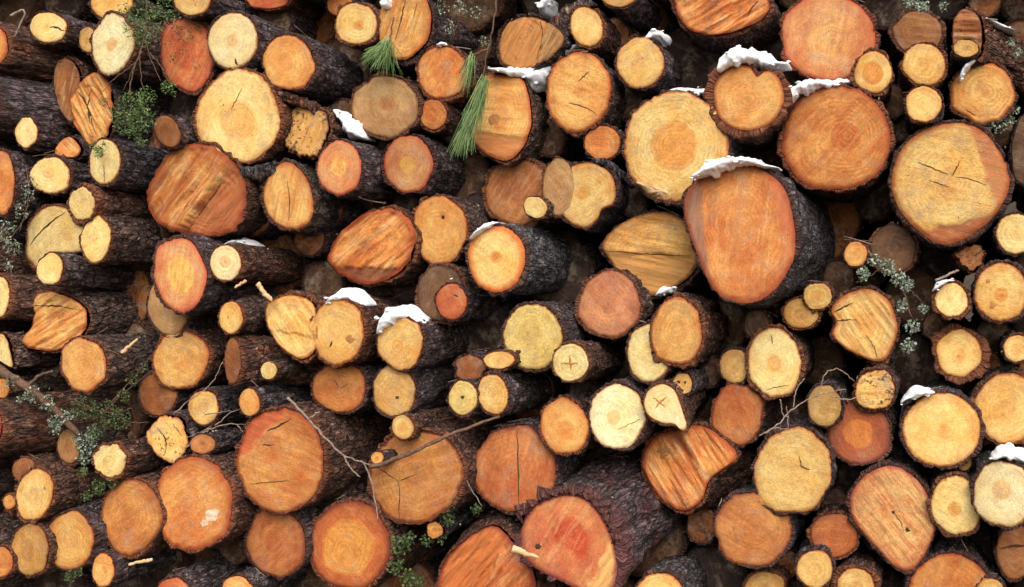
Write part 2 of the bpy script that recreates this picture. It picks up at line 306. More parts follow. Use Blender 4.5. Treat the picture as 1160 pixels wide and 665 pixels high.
L(191,345,24,33,'tan','brown end half hidden by the pink oval',.05,streak=.2)
L(326,223,27,37,'apricot','orange oval end with a pale split down it',.03,rot=-14,ang=75,streak=.6,rim=.1,moss=.5,cracks=[([(326,205),(328,225),(327,250)],2)])
L(384,190,24,30,'pink','rosy end with a yellow core by the snow',-.02,heart=(.35,.9),rim=.1,dirt=.4,rings=.5)
L(462,186,27,31,'pink','speckled rosy end under the grey tan end',-.03,heart=(.3,.9),rim=.12,dirt=.5,rings=.4)
L(420,279,50,43,'orange','large torn orange end with slanting grain',.05,poly=[(370,290),(385,262),(415,240),(445,236),(468,258),(468,292),(450,312),(415,322),(388,312)],ang=38,streak=.8,tear=.4,rim=.14,bark='red',inw=.06,irr=.025,step=(384,303,466,303,.02,(112,62,44)),dirt=.2)
L(497,261,30,38,'apricot','smooth orange oval end below the long needles',-.02,streak=.25,ang=70,dirt=.05,heart=(.3,.1),rim=.04,knots=[(502,246,2,1)])
L(586,217,36,37,'brown','dull brown end with a tiny pale disc before it',.15,streak=.35,ang=60)
L(606,235,13,12,'pale','tiny pale disc in front of the dull brown end',-.08,streak=.05,dirt=.05)
L(633,212,18,32,'tan','brown crescent end behind the notched yellow end',.12)
L(664,220,36,39,'yellow','yellow end with a rotten bite at lower right',-.06,poly=[(629,215),(640,192),(665,183),(690,192),(698,215),(693,232),(680,236),(677,246),(665,259),(645,253),(633,238)],dirt=.35,heart=(.2,.5),pd=.3,streak=.3,ang=40)
L(562,293,31,37,'yellow','bright yellow end ringed in orange on lichened bark',-.12,heart=(.15,1.),rim=.22,rings=.5,bark='grey',lichen=1.1,dirt=.1,bt=.09,rag=.02)
TONE['ringed']=TONE['yellow'][:3]+[[v*G for v in lin((206,92,34))]]+TONE['yellow'][4:]; LOGS[-1]['tone']='ringed'
L(736,289,55,49,'ochre','wide ochre end split level in two',.1,poly=[(680,275),(710,250),(745,238),(775,248),(790,275),(788,305),(765,325),(735,338),(705,315),(690,295)],cracks=[([(688,284),(730,288),(784,290)],2.5)],ang=-12,streak=.5,tear=.08,step=(690,286,790,289,.015,(206,146,80)),dirt=.3,rim=.06)
L(838,266,62,74,'orange','biggest red orange end with snow on its shoulder',-.16,poly=[(774,228),(784,206),(808,193),(832,187),(858,192),(882,208),(896,235),(901,268),(897,298),(884,323),(860,339),(834,341),(810,328),(794,296),(780,258)],ang=84,streak=.35,rim=.08,dirt=.35,rings=.6,bark='grey',lichen=.7,heart=(.5,.3),irr=.015,axd=(.54,1,-.02),zones=[(792,205,806,322,780,260,(150,108,86),.9),(872,190,896,300,895,230,(206,112,80),.45)])
# ---- right side, middle
L(969,288,13,14,'apricot','small orange end with a centre speck',-.08,pd=.9,bark='brown')
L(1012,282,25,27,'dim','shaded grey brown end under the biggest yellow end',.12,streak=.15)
L(1151,265,22,22,'pale','pale end at the right edge, upper one',-.08,dirt=.2)
L(1134,331,29,32,'yellow','yellow end at the right edge with triangle patches',-.08,heart=(.22,.9),rings=.4,knots=[(1119,318,3,0),(1124,346,4,0)])
L(1100,291,15,13,'brown','crumbled brown stub with a pale stick',-.05,irr=.12,tear=.6,dirt=.9,bark='red')
L(1078,340,18,19,'pale','small pale end with snow along its upper rim',-.08,irr=.04,dirt=.1,bark='red',bt=.14)
L(1086,400,25,26,'yellow','yellow end with thick red bark around it',-.06,bt=.3,bark='red',flake=.8,pd=.6,dirt=.1)
L(1152,395,15,15,'yellow','small yellow end at the right edge',-.08,heart=(.4,.5),dirt=.2)
L(977,367,39,42,'yellow','frayed yellow end split toward its lower rim',-.02,poly=[(940,352),(955,335),(985,326),(1008,340),(1017,370),(1010,395),(1001,409),(985,408),(960,396),(941,380),(950,365)],ang=-55,streak=.5,tear=.25,dirt=.3,rim=.1,bark='brown',lichen=1.2,cracks=[([(945,354),(955,348),(966,343)],4),([(946,364),(958,362),(970,362)],3),([(982,380),(990,392),(994,406)],2)])
L(926,336,16,15,'yellow','small yellow disc above the dull ochre end',-.08,dirt=.05)
L(907,355,20,17,'ochre','dull ochre end below the yellow disc',.03,pd=.5,dirt=.25)
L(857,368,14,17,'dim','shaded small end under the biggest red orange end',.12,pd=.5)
L(877,411,30,37,'pale','tall pale end with a tan heart',-.1,rot=3,heart=(.28,.8),rings=.4,pd=.3,dirt=.1,bark='red',cracks=[([(874,380),(875,390)],2),([(868,442),(880,438),(894,436)],2)])
L(832,415,17,19,'ochre','ochre end touching the tall pale end',.02,pd=.6,rings=.5)
L(766,376,28,37,'apricot','orange oval end with a snow tuft and red bark',-.12,rot=-2,rim=.07,bark='red',bt=.14,heart=(.4,.25),dirt=.1)
L(735,400,24,32,'pale','pale crescent end behind the orange oval',.0,dirt=.15,streak=.15)
L(690,345,34,36,'tan','dull rosy tan end under the wide ochre end',.06,ang=-45,streak=.35,rim=.05,bark='brown')
TONE['rosy']=T((212,142,98),(196,118,80),(186,110,70),(128,66,44),(180,108,76),(160,88,62)); LOGS[-1]['tone']='rosy'
# ---- left side, lower middle
L(-2,336,11,24,'pale','pale sliver at the left edge on red bark',-.05,bark='red',ax=(.8,.7,-.05))
L(63,363,40,34,'apricot','broken leaf shaped orange end with a long splinter',0,poly=[(36,335),(60,329),(92,345),(99,362),(88,385),(60,398),(35,395),(21,386),(39,368)],ang=30,streak=.7,tear=.5,dirt=.25,cracks=[([(38,346),(62,346),(90,352)],3)],bark='brown')
L(94,413,25,29,'apricot','yellow orange end with a rotten upper left',-.08,dirt=.55,rim=.06,heart=(.3,.1),irr=.04)
L(204,408,30,32,'apricot','orange end with green smudges at its foot',-.04,rim=.05,dirt=.3,heart=(.3,.2))
L(1,400,13,24,'pale','pale split sliver on the left edge, lower one',-.05,poly=[(-10,380),(4,378),(10,396),(14,418),(4,412),(-8,405)],streak=.5,tear=.3)
L(255,298,17,20,'cream','small cream end on reddish bark with snow',-.14,heart=(.35,.6),rings=.7,bark='red',flake=.9,dirt=0.)
L(261,360,13,18,'yellow','small yellow oval end with a centre speck',-.1,pd=1.,dirt=.2)
L(329,371,33,38,'yellow','flat sided yellow end left of the snowy pair',0,poly=[(299,345),(325,334),(350,338),(360,360),(357,395),(340,408),(318,396),(303,372)],ang=-50,streak=.35,tear=.1,dirt=.3,bark='red',step=(300,372,360,384,.02))
L(382,376,29,36,'yellow','mottled yellow end with a snow arch on top',-.08,dirt=.3,rim=.05,heart=(.25,.2),irr=.035,cracks=[([(373,394),(377,386)],4)],knots=[(396,384,5,0)],bark='red',inw=.06)
L(453,389,25,29,'yellow','yellow end under the thickest little snow cap',-.1,rings=.5,pd=.3,rim=.03,heart=(.25,.3))
L(263,409,9,26,'brown','dark end of the red bark log with a stub',.0,ax=(.85,.55,-.03),bark='red',flake=.9,lichen=.2)
L(304,420,9,10,'pale','tiny pale stub on the red bark log',-.2,streak=.05,dirt=0.,bark='brown')
L(384,439,29,28,'apricot','dull orange end with hairline cracks',.03,cracks=[([(384,438),(378,430)],1.5),([(386,440),(396,434)],1.5)],rim=.06)
TONE['dullor']=T((220,152,84),(200,120,62),(186,110,56),(130,62,36),(180,106,56),(156,84,44)); LOGS[-1]['tone']='dullor'
L(446,443,24,28,'ochre','ochre yellow end below the snow capped yellow end',-.04,dirt=.3,irr=.03,knots=[(450,450,2,1)])
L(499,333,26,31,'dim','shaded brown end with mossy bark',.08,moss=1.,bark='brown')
L(511,342,17,20,'red','small red end tipped with snow',-.08,rings=.2,heart=(.3,.2),cracks=[([(514,334),(519,336)],4)],rim=.04)
L(603,382,32,36,'pale','greenish yellow end above the bowl of small ends',-.02,dirt=.15,rings=.35,pd=.4,knots=[(587,399,3,1)],rim=.03,irr=.03)
TONE['greenish']=T((240,214,138),(230,196,116),(214,172,92),(150,100,50),(214,176,96),(190,140,70)); LOGS[-1]['tone']='greenish'
L(646,411,20,21,'pale','pale disc with a brown cross mark',-.14,cracks=[(['cross_mark',(636,411),(646,412),(656,411)],4),(['cross_mark',(645,402),(646,411),(647,420)],4)],dirt=.05,bark='red',pd=0.,heart=(.2,.1))
L(565,408,17,10,'yellow','slanted yellow sliver end under the greenish end',-.08,rot=-4,bark='brown')
L(532,417,17,14,'brown','dull brown broken end above the ochre pair',.03,dirt=.6,irr=.07)
L(524,451,16,19,'ochre','ochre end with a dark pinhole, left of its pair',-.04,knots=[(524,450,2,1)])
LOGS[-1]['tone']='greenish'
L(558,447,17,22,'pink','pinkish end right of the pinhole end',-.06,rot=-6,dirt=.3)
LOGS[-1]['tone']='yellow'
L(639,483,27,30,'apricot','orange end with a red smear above frayed bark',-.06,heart=(.35,.6),pith=(643,490),rim=.09,dirt=.15,bark='brown')
L(699,472,31,35,'cream','round cream end beside the tailed disc',-.1,heart=(.2,.7),pith=(694,474),dirt=.25,cracks=[([(700,486),(715,480),(728,473)],1.5)],rim=.03)
L(751,458,22,24,'cream','cream disc with a tail and a cross mark',-.16,poly=[(728,457),(735,441),(750,434),(765,442),(771,460),(779,484),(772,489),(765,480),(750,480),(734,472)],irr=.0,bt=.06,cracks=[(['cross_mark',(740,450),(747,456),(754,461)],4),(['cross_mark',(755,450),(747,456),(742,463)],4)],dirt=.05,heart=(.1,.1))
L(773,435,11,12,'ochre','tiny pale end with three dark dots',-.02,knots=[(769,433,1.7,1),(776,433,1.7,1),(773,442,1.7,1)])
L(835,470,28,34,'brown','rusty brown end above the plain yellow disc',.02,rot=2,rim=.06,dirt=.25,rings=.5)
TONE['rusty']=T((206,130,74),(184,100,54),(176,96,52),(124,56,34),(160,84,48),(140,66,38)); LOGS[-1]['tone']='rusty'
L(780,533,54,47,'orange','heart shaped torn orange end with streaked grain',-.04,poly=[(738,497),(765,487),(800,483),(830,508),(834,521),(815,533),(800,545),(796,565),(778,581),(755,570),(735,547),(726,520)],ang=-55,streak=.9,tear=.4,rim=.1,bark='red',knots=[(752,512,8,0)],bt=.05)
L(898,534,44,46,'yellow','large plain yellow disc with a dark scratch',-.1,rings=.3,dirt=.05,streak=.1,heart=(.3,.1),cracks=[([(905,516),(907,525),(908,530)],2),([(906,527),(914,532),(918,532)],3)],rim=.03)
L(583,532,45,48,'rusty','brown orange end with a straight vertical crack',.05,cracks=[([(586,486),(587,525),(588,574)],3)],dirt=.35,ang=75,streak=.25,rim=.06)
L(470,540,50,52,'apricot','orange end crossed by the thin brown branch',.02,dirt=.3,ang=25,streak=.3,rim=.04,cracks=[([(452,590),(453,555),(451,545)],2),([(425,528),(440,538),(452,545)],2),([(452,545),(470,538)],2)],step=(520,515,420,530,.03))
LOGS[-1]['tone']='dullor'
L(456,484,12,14,'yellow','small ringed end perched above the thin branch',-.16,rot=-22,rim=.12,heart=(.4,.5))
L(427,519,7,7,'apricot','tiny orange stub where the twig forks',-.16)
L(317,522,48,56,'orange','large red orange end with a corner split off',-.05,ang=-20,streak=.35,rim=.06,heart=(.4,.3),pith=(330,540),dirt=.15,cracks=[([(302,488),(318,482),(330,474)],4),([(296,504),(310,504)],3),([(284,548),(310,546),(330,544)],2)],bark='red',inw=.05,step=(330,460,270,520,.02,(206,100,64)))
L(282,456,11,16,'apricot','small orange oval end above the corner split end',-.06,rot=-8)
L(190,497,21,26,'yellow','cracked rotten yellow end below hanging twigs',-.05,dirt=.8,irr=.06,tear=.1,cracks=[([(178,484),(190,500),(186,516)],3),([(196,480),(206,494)],2)])
L(178,447,21,24,'brown','dull brown end under the green smudged end',.1,streak=.3)
L(230,462,17,19,'yellow','small yellow end with lichen at its foot',-.05,dirt=.4)
L(229,503,14,11,'brown','small brown end behind the lichen twig',.04)
L(124,522,18,18,'pale','pale speckled end between moss and red bark',-.08,dirt=.7,irr=.07,bark='red')
L(77,506,12,19,'tan','tan oval end half under lichen',.0,rot=-6)
L(27,533,13,14,'brown','small brown end above the leaning yellow oval',.05)
L(38,561,20,29,'yellow','leaning yellow oval end with flecks',-.08,rot=14,dirt=.45,ang=70,streak=.3)
L(10,569,7,8,'apricot','tiny orange end left of the leaning oval',-.04)
L(33,623,21,29,'ochre','ochre end half behind the yellow orange end',-.02,dirt=.4,ang=80,streak=.3,bark='brown')
L(78,613,27,31,'apricot','yellow orange ringed end in the lower left',-.08,rings=.9,dirt=.2,heart=(.3,.2))
L(1,637,12,17,'orange','orange end at the left edge near the bottom',-.04)
L(148,586,33,41,'apricot','orange end with a mossy right side',-.04,rings=.7,dirt=.4,rim=.08)
LOGS[-1]['tone']='dullor'
L(218,571,43,51,'orange','large orange end with a whitish worn spot',-.08,dirt=.3,rim=.12,ang=35,streak=.3,bark='red',inw=.04,knots=[(240,584,7,2),(232,592,4,2)])
L(116,646,12,19,'apricot','small upright orange oval at the bottom',-.1)
L(196,673,18,18,'red','reddish end peeping over the bottom edge',-.04)
L(312,614,32,39,'rusty','dusky orange end below the corner split end',.04,dirt=.15,rim=.08,streak=.2,rot=-8)
L(268,672,18,19,'apricot','orange end cut by the bottom edge',-.04)
L(396,618,44,48,'orange','large orange end with a pale broad middle',-.02,heart=(.0,.0),rim=.1,rings=.5,dirt=.2,bark='red')
LOGS[-1].update(tone='twotone',heart=(.62,.95)); TONE['twotone']=T((210,116,60),(200,104,54),(224,152,72),(132,52,34),(190,98,48),(160,72,40))
# ---- bottom band
L(548,645,57,50,'apricot','broken two level orange end on the bottom edge',-.06,poly=[(491,668),(505,632),(540,599),(560,597),(580,616),(600,640),(607,668),(590,692),(545,702),(505,692)],ang=50,streak=.6,tear=.3,rim=.12,dirt=.3,step=(580,600,535,690,.06,(206,116,58)),bark='red')
TONE['raw']=T((214,128,72),(208,112,60),(186,86,44),(126,46,40),(196,102,58),(160,74,42)); LOGS[-1]['tone']='raw'
L(643,610,53,54,'pink','large raw red end with a frayed purple collar',-.12,poly=[(590,600),(605,572),(640,559),(670,568),(690,600),(698,645),(690,676),(655,668),(617,650),(593,630)],heart=(.36,1.),pith=(650,605),ang=60,streak=.45,rim=.08,dirt=.05,bark='red',bt=.10,rough=1.5,rag=.04,inw=.12,knots=[(609,619,4,1)],axd=(.72,1,.2),shards=20,zones=[(700,600,662,668,695,650,(232,176,104),.9)],sh_from=.1,sh_to=2.9)
TONE['rawred']=T((210,142,88),(184,98,66),(180,72,40),(130,54,48),(212,116,76),(196,96,60)); LOGS[-1]['tone']='rawred'; LOGS[-1]['flake']=.9
BARK['purple']=((.12,.085,.09),(.26,.19,.20),(.20,.075,.075)); LOGS[-1]['bark']='purple'
L(492,601,9,9,'apricot','small broken orange chip among green moss',-.08,tear=.3,irr=.08)
L(747,677,27,27,'yellow','yellow end rising from the bottom edge',-.06,bark='grey')
L(853,600,42,41,'apricot','round orange end below the plain yellow disc',.0,rim=.08,rings=.5,dirt=.2,ang=-30,streak=.25)
LOGS[-1]['tone']='dullor'
L(945,607,26,25,'rusty','red brown end left of the striped end',.02,rim=.1,rings=.4,dirt=.05)
L(923,645,20,21,'yellow','small yellow end under the red brown end',-.02,rings=.6)
L(1013,588,49,60,'pink','big striped end with slanting red bands',-.05,poly=[(963,560),(985,535),(1012,527),(1040,545),(1058,575),(1061,595),(1046,630),(1030,647),(1010,640),(985,610),(967,590)],ang=-52,streak=.85,rim=.06,knots=[(1028,600,3,1),(1012,580,2,1)],dirt=.15,cracks=[([(1012,580),(1020,590),(1024,602)],2)])
TONE['striped']=T((232,186,122),(222,164,100),(220,140,80),(160,74,54),(196,100,62),(190,134,88)); LOGS[-1]['tone']='striped'
L(1084,573,29,32,'pale','pale disc with an orange dot, left of its twin',-.1,heart=(.24,1.),rings=.4,dirt=.15)
L(1137,560,34,36,'cream','cream disc under snow at the right edge',-.13,heart=(.3,.7),rings=.3,dirt=.1,irr=.035)
L(1067,487,42,41,'yellow','large yellow disc with a small ring at centre',-.08,heart=(.13,.6),rings=.3,dirt=.1,streak=.1,rim=.03,irr=.015)
L(973,491,35,34,'rusty','red brown end glowing orange at its middle',.05,heart=(.45,.9),rim=.14,bark='brown',dirt=.15)
TONE['glow']=T((178,96,56),(164,82,50),(214,130,60),(120,62,56),(160,84,50),(140,70,46)); LOGS[-1]['tone']='glow'
L(934,460,19,23,'ochre','ochre end beneath the arching twigs',-.02,pd=.6,rings=.4)
L(991,442,22,22,'yellow','rotten flecked end above the glowing red end',-.02,dirt=.95,tear=.12,irr=.05,bark='brown')
L(1141,463,35,39,'yellow','yellow end at the right edge between two snows',-.06,dirt=.1,rim=.05,ang=30,streak=.2)
L(1092,523,8,11,'ochre','tiny ochre stub beside the large yellow disc',.0,pd=.8,dirt=.4)
L(1076,668,44,38,'red','red end rising from the bottom edge',.0,ang=70,streak=.3,rim=.05)
LOGS[-1]['tone']='orange'
L(1122,672,16,16,'yellow','small yellow end cut by the bottom edge',-.05)
L(1150,625,21,30,'dim','shaded brown end with a dark slot',.08,cracks=[([(1132,622),(1148,618),(1168,619)],6)])
LOGS[-1]['tone']='brown'
L(969,664,20,20,'yellow','yellow half end in thick red bark',-.03,bt=.22,bark='red')
L(866,668,23,20,'ochre','dull ochre end on the bottom edge',.02,dirt=.5)
L(701,-8,20,16,'ochre','ochre sliver at the top above the snow tuft',.0)
# ---- bark logs whose cut ends lie past the left edge
L(-24,52,30,28,'orange','red bark log running in from the upper left edge',-.05,ax=(.9,.62,-.16),bark='red',flake=1.,lichen=.3)
L(-34,116,30,33,'dim','black bark log running in under the red bark log',.0,ax=(.9,.7,-.06),bark='dark')
L(-26,486,26,30,'red','red bark log running in below the lichen branch',-.08,ax=(.9,.7,.03),bark='red',flake=1.,lichen=.3)
L(2,440,8,11,'apricot','tiny orange end beside the lichen branch',-.08)


# ------------------------------------------------------------------ how deep each cut end stands
n = len(LOGS)
PX = np.array([[l['x'], l['y']] for l in LOGS], float); RR = np.array([[l['rx'], l['ry']] for l in LOGS], float)
KB = .5; KD = -(VP[0]-CX)/F*KB
def base_y(x, y): return KD*(x-CX)*5.5/F - .10*(y-CY)/F*5.5
LJ = np.random.default_rng(8).normal(0, .05, n)
Yb = np.array([base_y(*p) for p in PX]); Yv = Yb+np.array([l['dz'] for l in LOGS])+LJ
FREE = np.array(['ax' not in l for l in LOGS])
I, J = np.triu_indices(n, 1)
dv = PX[J]-PX[I]; dist = np.hypot(*dv.T); un = dv/dist[:, None]
def rdir(R, u): return 1/np.sqrt((u[:, 0]/R[:, 0])**2+(u[:, 1]/R[:, 1])**2)
near = (dist < 260) & FREE[I] & FREE[J]; I, J, dist, un = I[near], J[near], dist[near], un[near]
rI, rJ = rdir(RR[I], un), rdir(RR[J], un); sep0 = dist-rI-rJ
inner_is_J = np.hypot(*(PX[J]-VP).T) < np.hypot(*(PX[I]-VP).T)
for it in range(900):
    s = (Yv+5.5)/5.5; tl = -AX[0]*un[:, 0]*5.5/F
    eI = VP+(PX[I]+un*rI[:, None]-VP)*(s[I]+tl*rI*s[I]/5.5)[:, None]; eJ = VP+(PX[J]-un*rJ[:, None]-VP)*(s[J]-tl*rJ*s[J]/5.5)[:, None]
    sep = np.sum((eJ-eI)*un, 1)
    bad = (sep < np.minimum(sep0, 6)-4) & (sep0 > -14)
    if not bad.any(): break
    a, b = np.where(inner_is_J, J, I)[bad], np.where(inner_is_J, I, J)[bad]
    np.add.at(Yv, a, -.006); np.add.at(Yv, b, .006)
    ov = (sep0 < -3); fi, fj = I[ov], J[ov]                       # overlapping ends keep their order
    dI = np.array([LOGS[k]['dz'] for k in fi]); dJ = np.array([LOGS[k]['dz'] for k in fj])
    f, g = np.where(dI < dJ, fi, fj), np.where(dI < dJ, fj, fi); m = (Yv[g]-Yv[f] < .05) & (dI != dJ)
    np.add.at(Yv, f[m], -.008); np.add.at(Yv, g[m], .008)
    Yv = np.clip(Yv, Yb-.75, Yb+.85)
print('depth solver', it, 'unresolved', int(bad.sum()), [(LOGS[i]['label'], LOGS[j]['label'], round(float(q), 1)) for i, j, q in zip(I[bad], J[bad], (sep-sep0)[bad])][:30])
for l, y in zip(LOGS, Yv): l['Y'] = float(y)

# ------------------------------------------------------------------ a log: bark tube and cut end
K = 72
ANG = np.linspace(0, 2*np.pi, K, endpoint=False)
def outline(l, rs):
    if 'poly' in l:
        P = np.array(l['poly'], float); P = np.concatenate([P, P[:1]])
        for _ in range(2):
            q = np.empty((2*len(P)-2, 2)); q[0::2] = P[:-1]*.78+P[1:]*.22; q[1::2] = P[:-1]*.22+P[1:]*.78; P = np.concatenate([q, q[:1]])
        s = np.concatenate([[0], np.cumsum(np.hypot(*np.diff(P, axis=0).T))]); t = np.linspace(0, s[-1], K, endpoint=False)
        O = np.stack([np.interp(t, s, P[:, 0]), np.interp(t, s, P[:, 1])], -1)
        if np.sum(O[:, 0]*np.roll(O[:, 1], -1)-np.roll(O[:, 0], -1)*O[:, 1]) > 0: O = O[::-1]
        irr = l.get('irr', .012)
    else:
        r = math.radians(l.get('rot', 0)); c, s = l['rx']*np.cos(ANG), l['ry']*np.sin(ANG)
        O = np.stack([l['x']+c*math.cos(r)+s*math.sin(r), l['y']-(s*math.cos(r)-c*math.sin(r))], -1)
        irr = l.get('irr', .03)
    amp = 1+irr*(np.sum([np.cos(h*ANG+rs.uniform(0, 6.3))*rs.normal()/h**.7 for h in range(2, 9)], 0))+irr*.35*rs.normal(size=K)
    C = np.array([l['x'], l['y']], float)
    return C+(O-C)*amp[:, None]

def build_log(l, seed):
    rs = np.random.default_rng(seed); lo = l.get('lo', False); Y = l['Y']
    NR = 6 if lo else 34 if ('step' in l or l.get('tear', 0) > .2) else 18
    C = at(l['x'], l['y'], Y); ax = np.array(l['ax'] if 'ax' in l else AX+np.array([rs.normal(0, .03), 0, rs.normal(0, .02)]), float)
    if 'axd' in l: ax = np.array(l['axd'], float)
    d = unit(ax); tx, tz = l.get('tilt', (rs.normal(0, .08), rs.normal(0, .07))); nrm = unit(-unit(AX)+np.array([tx, 0, tz]))
    if 'ax' in l: nrm = unit(-d*.55+np.array([0, -.45, 0]))
    e1 = unit(np.cross(nrm, [0, 0, 1])); e2 = np.cross(e1, nrm) 
    if e2[2] < 0: e2 = -e2
    def flat(px, py):
        r = ray(px, py); t = ((C-CAM)@nrm)/(r@nrm); P = CAM+r*np.asarray(t)[..., None]-C
        return np.stack([P@e1, P@e2], -1)
    O = flat(*outline(l, rs).T); rad = float(np.sqrt(np.mean(np.sum(O**2, 1))))
    sa = math.radians(l.get('ang', rs.uniform(-80, 80))); sgn = 1 if flat(l['x']+1., l['y'])[0] > 0 else -1
    cs, sn = math.cos(sa), math.sin(sa); off = rs.uniform(0, 40)
    ss = l.get('streak', .2); ss = ss*(.75 if l.get('tear', 0) < .2 else 1); tear = l.get('tear', 0.0)
    stp = l.get('step')
    if stp: A, B = flat(stp[0], stp[1]), flat(stp[2], stp[3]); sn_ = np.array([-(B-A)[1], (B-A)[0]])/np.linalg.norm(B-A)
    def uvof(p): return np.stack([(p[..., 0]*sgn)*cs+p[..., 1]*sn, -(p[..., 0]*sgn)*sn+p[..., 1]*cs], -1)
    def height(p, rho=0.5):
        u, v = uvof(p)[..., 0], uvof(p)[..., 1]
        h = .004*(vnoise(u*18+off, v*18, off)-.5)+.010*ss*(vnoise(u*5+off, v*42, off+3)-.5)
        h = h+tear*(.045*(np.floor(4*vnoise(u*5+off, v*26, off+5))/4-.5)+.05*(vnoise(u*9, v*80+off, off+7)-.5)+.02*(vnoise(u*7+off, v*7, 9.)-.5))*rad/.2
        if stp:
            dd = (p-A)@sn_+.02*(vnoise(u*30, v*30, off)-.5); h = h-.45*stp[4]/(1+np.exp(-np.clip(dd/.0025, -40, 40)))
        return h
    rho = np.concatenate([[.0], np.linspace(0, 1, NR+1)[1:]**.8]); q2 = rho[1:, None, None]*O[None]
    P2 = np.concatenate([[np.zeros(2)], q2.reshape(-1, 2)]); RH = np.concatenate([[0], np.repeat(rho[1:], K)])
    h = height(P2); 
    h = h-.006*np.clip((RH-.93)/.07, 0, 1)
    V = P2[:, :1]*e1+P2[:, 1:]*e2+h[:, None]*nrm
    q = grid_quads(NR, K)+1; j = np.arange(K); t = np.stack([np.zeros(K, int), 1+j, 1+(j+1) % K], -1)
    flip = np.dot(np.cross(V[1]-V[0], V[1+K//4]-V[0]), nrm) > 0
    if not flip: t, q = t[:, ::-1], q[:, ::-1]
    root = empty('log', C, l['label'], 'log', l.get('group', 'cut logs stacked in the pile'))
    me = mesh('cut_face', V, q, True, t); set_uv(me, uvof(P2)+rs.uniform(-3, 3, 2))
    # ring distance about an off-centre pith
    un = np.concatenate([[[0, 0]], (rho[1:, None, None]*np.stack([np.cos(ANG), np.sin(ANG)], -1)[None]).reshape(-1, 2)])
    po = l.get('pith'); 
    if po: pv = flat(*po); ka = int(np.argmin(np.sum((O/np.linalg.norm(O, axis=1)[:, None]-pv/(np.linalg.norm(pv)+1e-9))**2, 1))); o = min(.7, np.linalg.norm(pv)/np.linalg.norm(O[ka]))*np.array([math.cos(ANG[ka]), math.sin(ANG[ka])])
    else: o = rs.normal(0, .09, 2)
    # |q-o+o t| = t
    w_ = un-o; a_ = o@o-1; b_ = 2*(w_@o); c_ = np.sum(w_*w_, 1); tt = (-b_-np.sqrt(np.maximum(b_*b_-4*a_*c_, 0)))/(2*a_)
    set_attr(me, 'ring', np.clip(tt, 0, 1))
    zs = list(l.get('zones', ()))
    if stp and len(stp) > 5:
        vx, vy = -(stp[3]-stp[1]), stp[2]-stp[0]; zs.insert(0, (*stp[:4], (stp[0]+stp[2])/2+vx*.1, (stp[1]+stp[3])/2+vy*.1, stp[5]))
    zcol = {}
    for z, nm in zip(zs, 'ab'):
        a2, b2, c2 = flat(z[0], z[1]), flat(z[2], z[3]), flat(z[4], z[5]); n2 = np.array([-(b2-a2)[1], (b2-a2)[0]]); n2 = n2/np.linalg.norm(n2)
        if (c2-a2)@n2 < 0: n2 = -n2
        dd = (P2-a2)@n2+.035*(vnoise(P2[:, 0]*22, P2[:, 1]*22, off)-.5); set_attr(me, 'zone_'+nm, np.clip(.5+dd/.012, 0, 1)*(z[7] if len(z) > 7 else .85)); zcol[nm] = [v*G for v in lin(z[6])]
    tn = TONE[l['tone']]; br = BARK[l.get('bark') or ('dark', 'dark', 'brown', 'grey', 'dark', 'red')[rs.integers(6)]]
    fo = obj('cut_face', me, M_CUT, root)
    jb, jh = rs.normal(0, .06), rs.normal(0, .035)
    jit = lambda c: [float(v*f) for v, f in zip(c, np.exp(jb+rs.normal(0, .03)+jh*np.array([.3, -.6, -1.4])))]
    fo['sap'], fo['sap_b'], fo['heart'], fo['rim'], fo['streak_c'], fo['streak_d'] = [jit(c) for c in tn]
    hr, hst = l.get('heart', (rs.uniform(.2, .4), rs.uniform(.15, .5)))
    for nm, cc in zcol.items(): fo['zone_'+nm+'_c'] = cc
    fo['heart_r'] = float(hr); fo['heart_s'] = float(hst); fo['rad'] = rad; fo['rings'] = float(l.get('rings', .5)); fo['streak_s'] = float(ss)
    fo['rim_w'] = float(l.get('rim', .05)+.02); fo['dirt'] = float(l.get('dirt', .25)); fo['pith'] = float(l.get('pd', rs.uniform(0, .3))); fo['redden'] = float(l.get('redden', .35 if l['tone'] in ('pale', 'cream', 'greenish') else .6))
    # bark
    LEN = l.get('len', rs.uniform(3.2, 3.9)); bt = l.get('bt', rs.uniform(.05, .085) if l.get('bark', 'dark') != 'thin' else .03)
    bt = min(bt, .012/rad) if 'bt' not in l else bt
    srow = np.concatenate([[.012, .002, .008], np.cumsum(np.linspace(.018, .05, 18))+.01, np.linspace(.7, LEN, 12)]) if not lo else np.concatenate([[.012, .002, .02], np.linspace(.06, .8, 9), np.linspace(1.2, LEN, 6)])
    NS = len(srow); mx, my = O[:, 0].mean(), O[:, 1].mean()
    u_ = O/np.linalg.norm(O, axis=1)[:, None]; ea, eb = np.abs(O[:, 0]-mx).max(), np.abs(O[:, 1]-my).max()
    ell = u_/np.sqrt((u_[:, :1]/ea)**2+(u_[:, 1:]/eb)**2)*.97
    bl = np.clip(srow/.35, 0, 1)[:, None, None]; sec = O[None]*(1-bl)+ell[None]*bl
    sec = sec*(1+.0*srow)[:, None, None]
    al, ar = srow[:, None], ANG[None]*rad
    cxx, cyy = np.cos(ANG)[None]*rad, np.sin(ANG)[None]*rad
    rg = 1-np.abs(2*vnoise(cxx*26+off, cyy*26, al*7+off)-1)
    bump = (.012+.05*max(0, min(rad, .25)-.08))*(rg-.6)+.016*(vnoise(cxx*55+off, cyy*55, al*22)-.5)+.010*(vnoise(cxx*110, cyy*110+off, al*60)-.5)
    btn = bt*np.clip(.25+1.5*vnoise(cxx*9+off, cyy*9, 4.)+.9*(vnoise(cxx*40+off, cyy*40, 7.)-.5), .15, 2.2); sc = 1+btn*np.ones((NS, 1)); sc[0] = .985; sc[1] = 1+btn[0]*.7
    fade = np.ones((NS, 1)); fade[0] = 0; fade[1] = .5
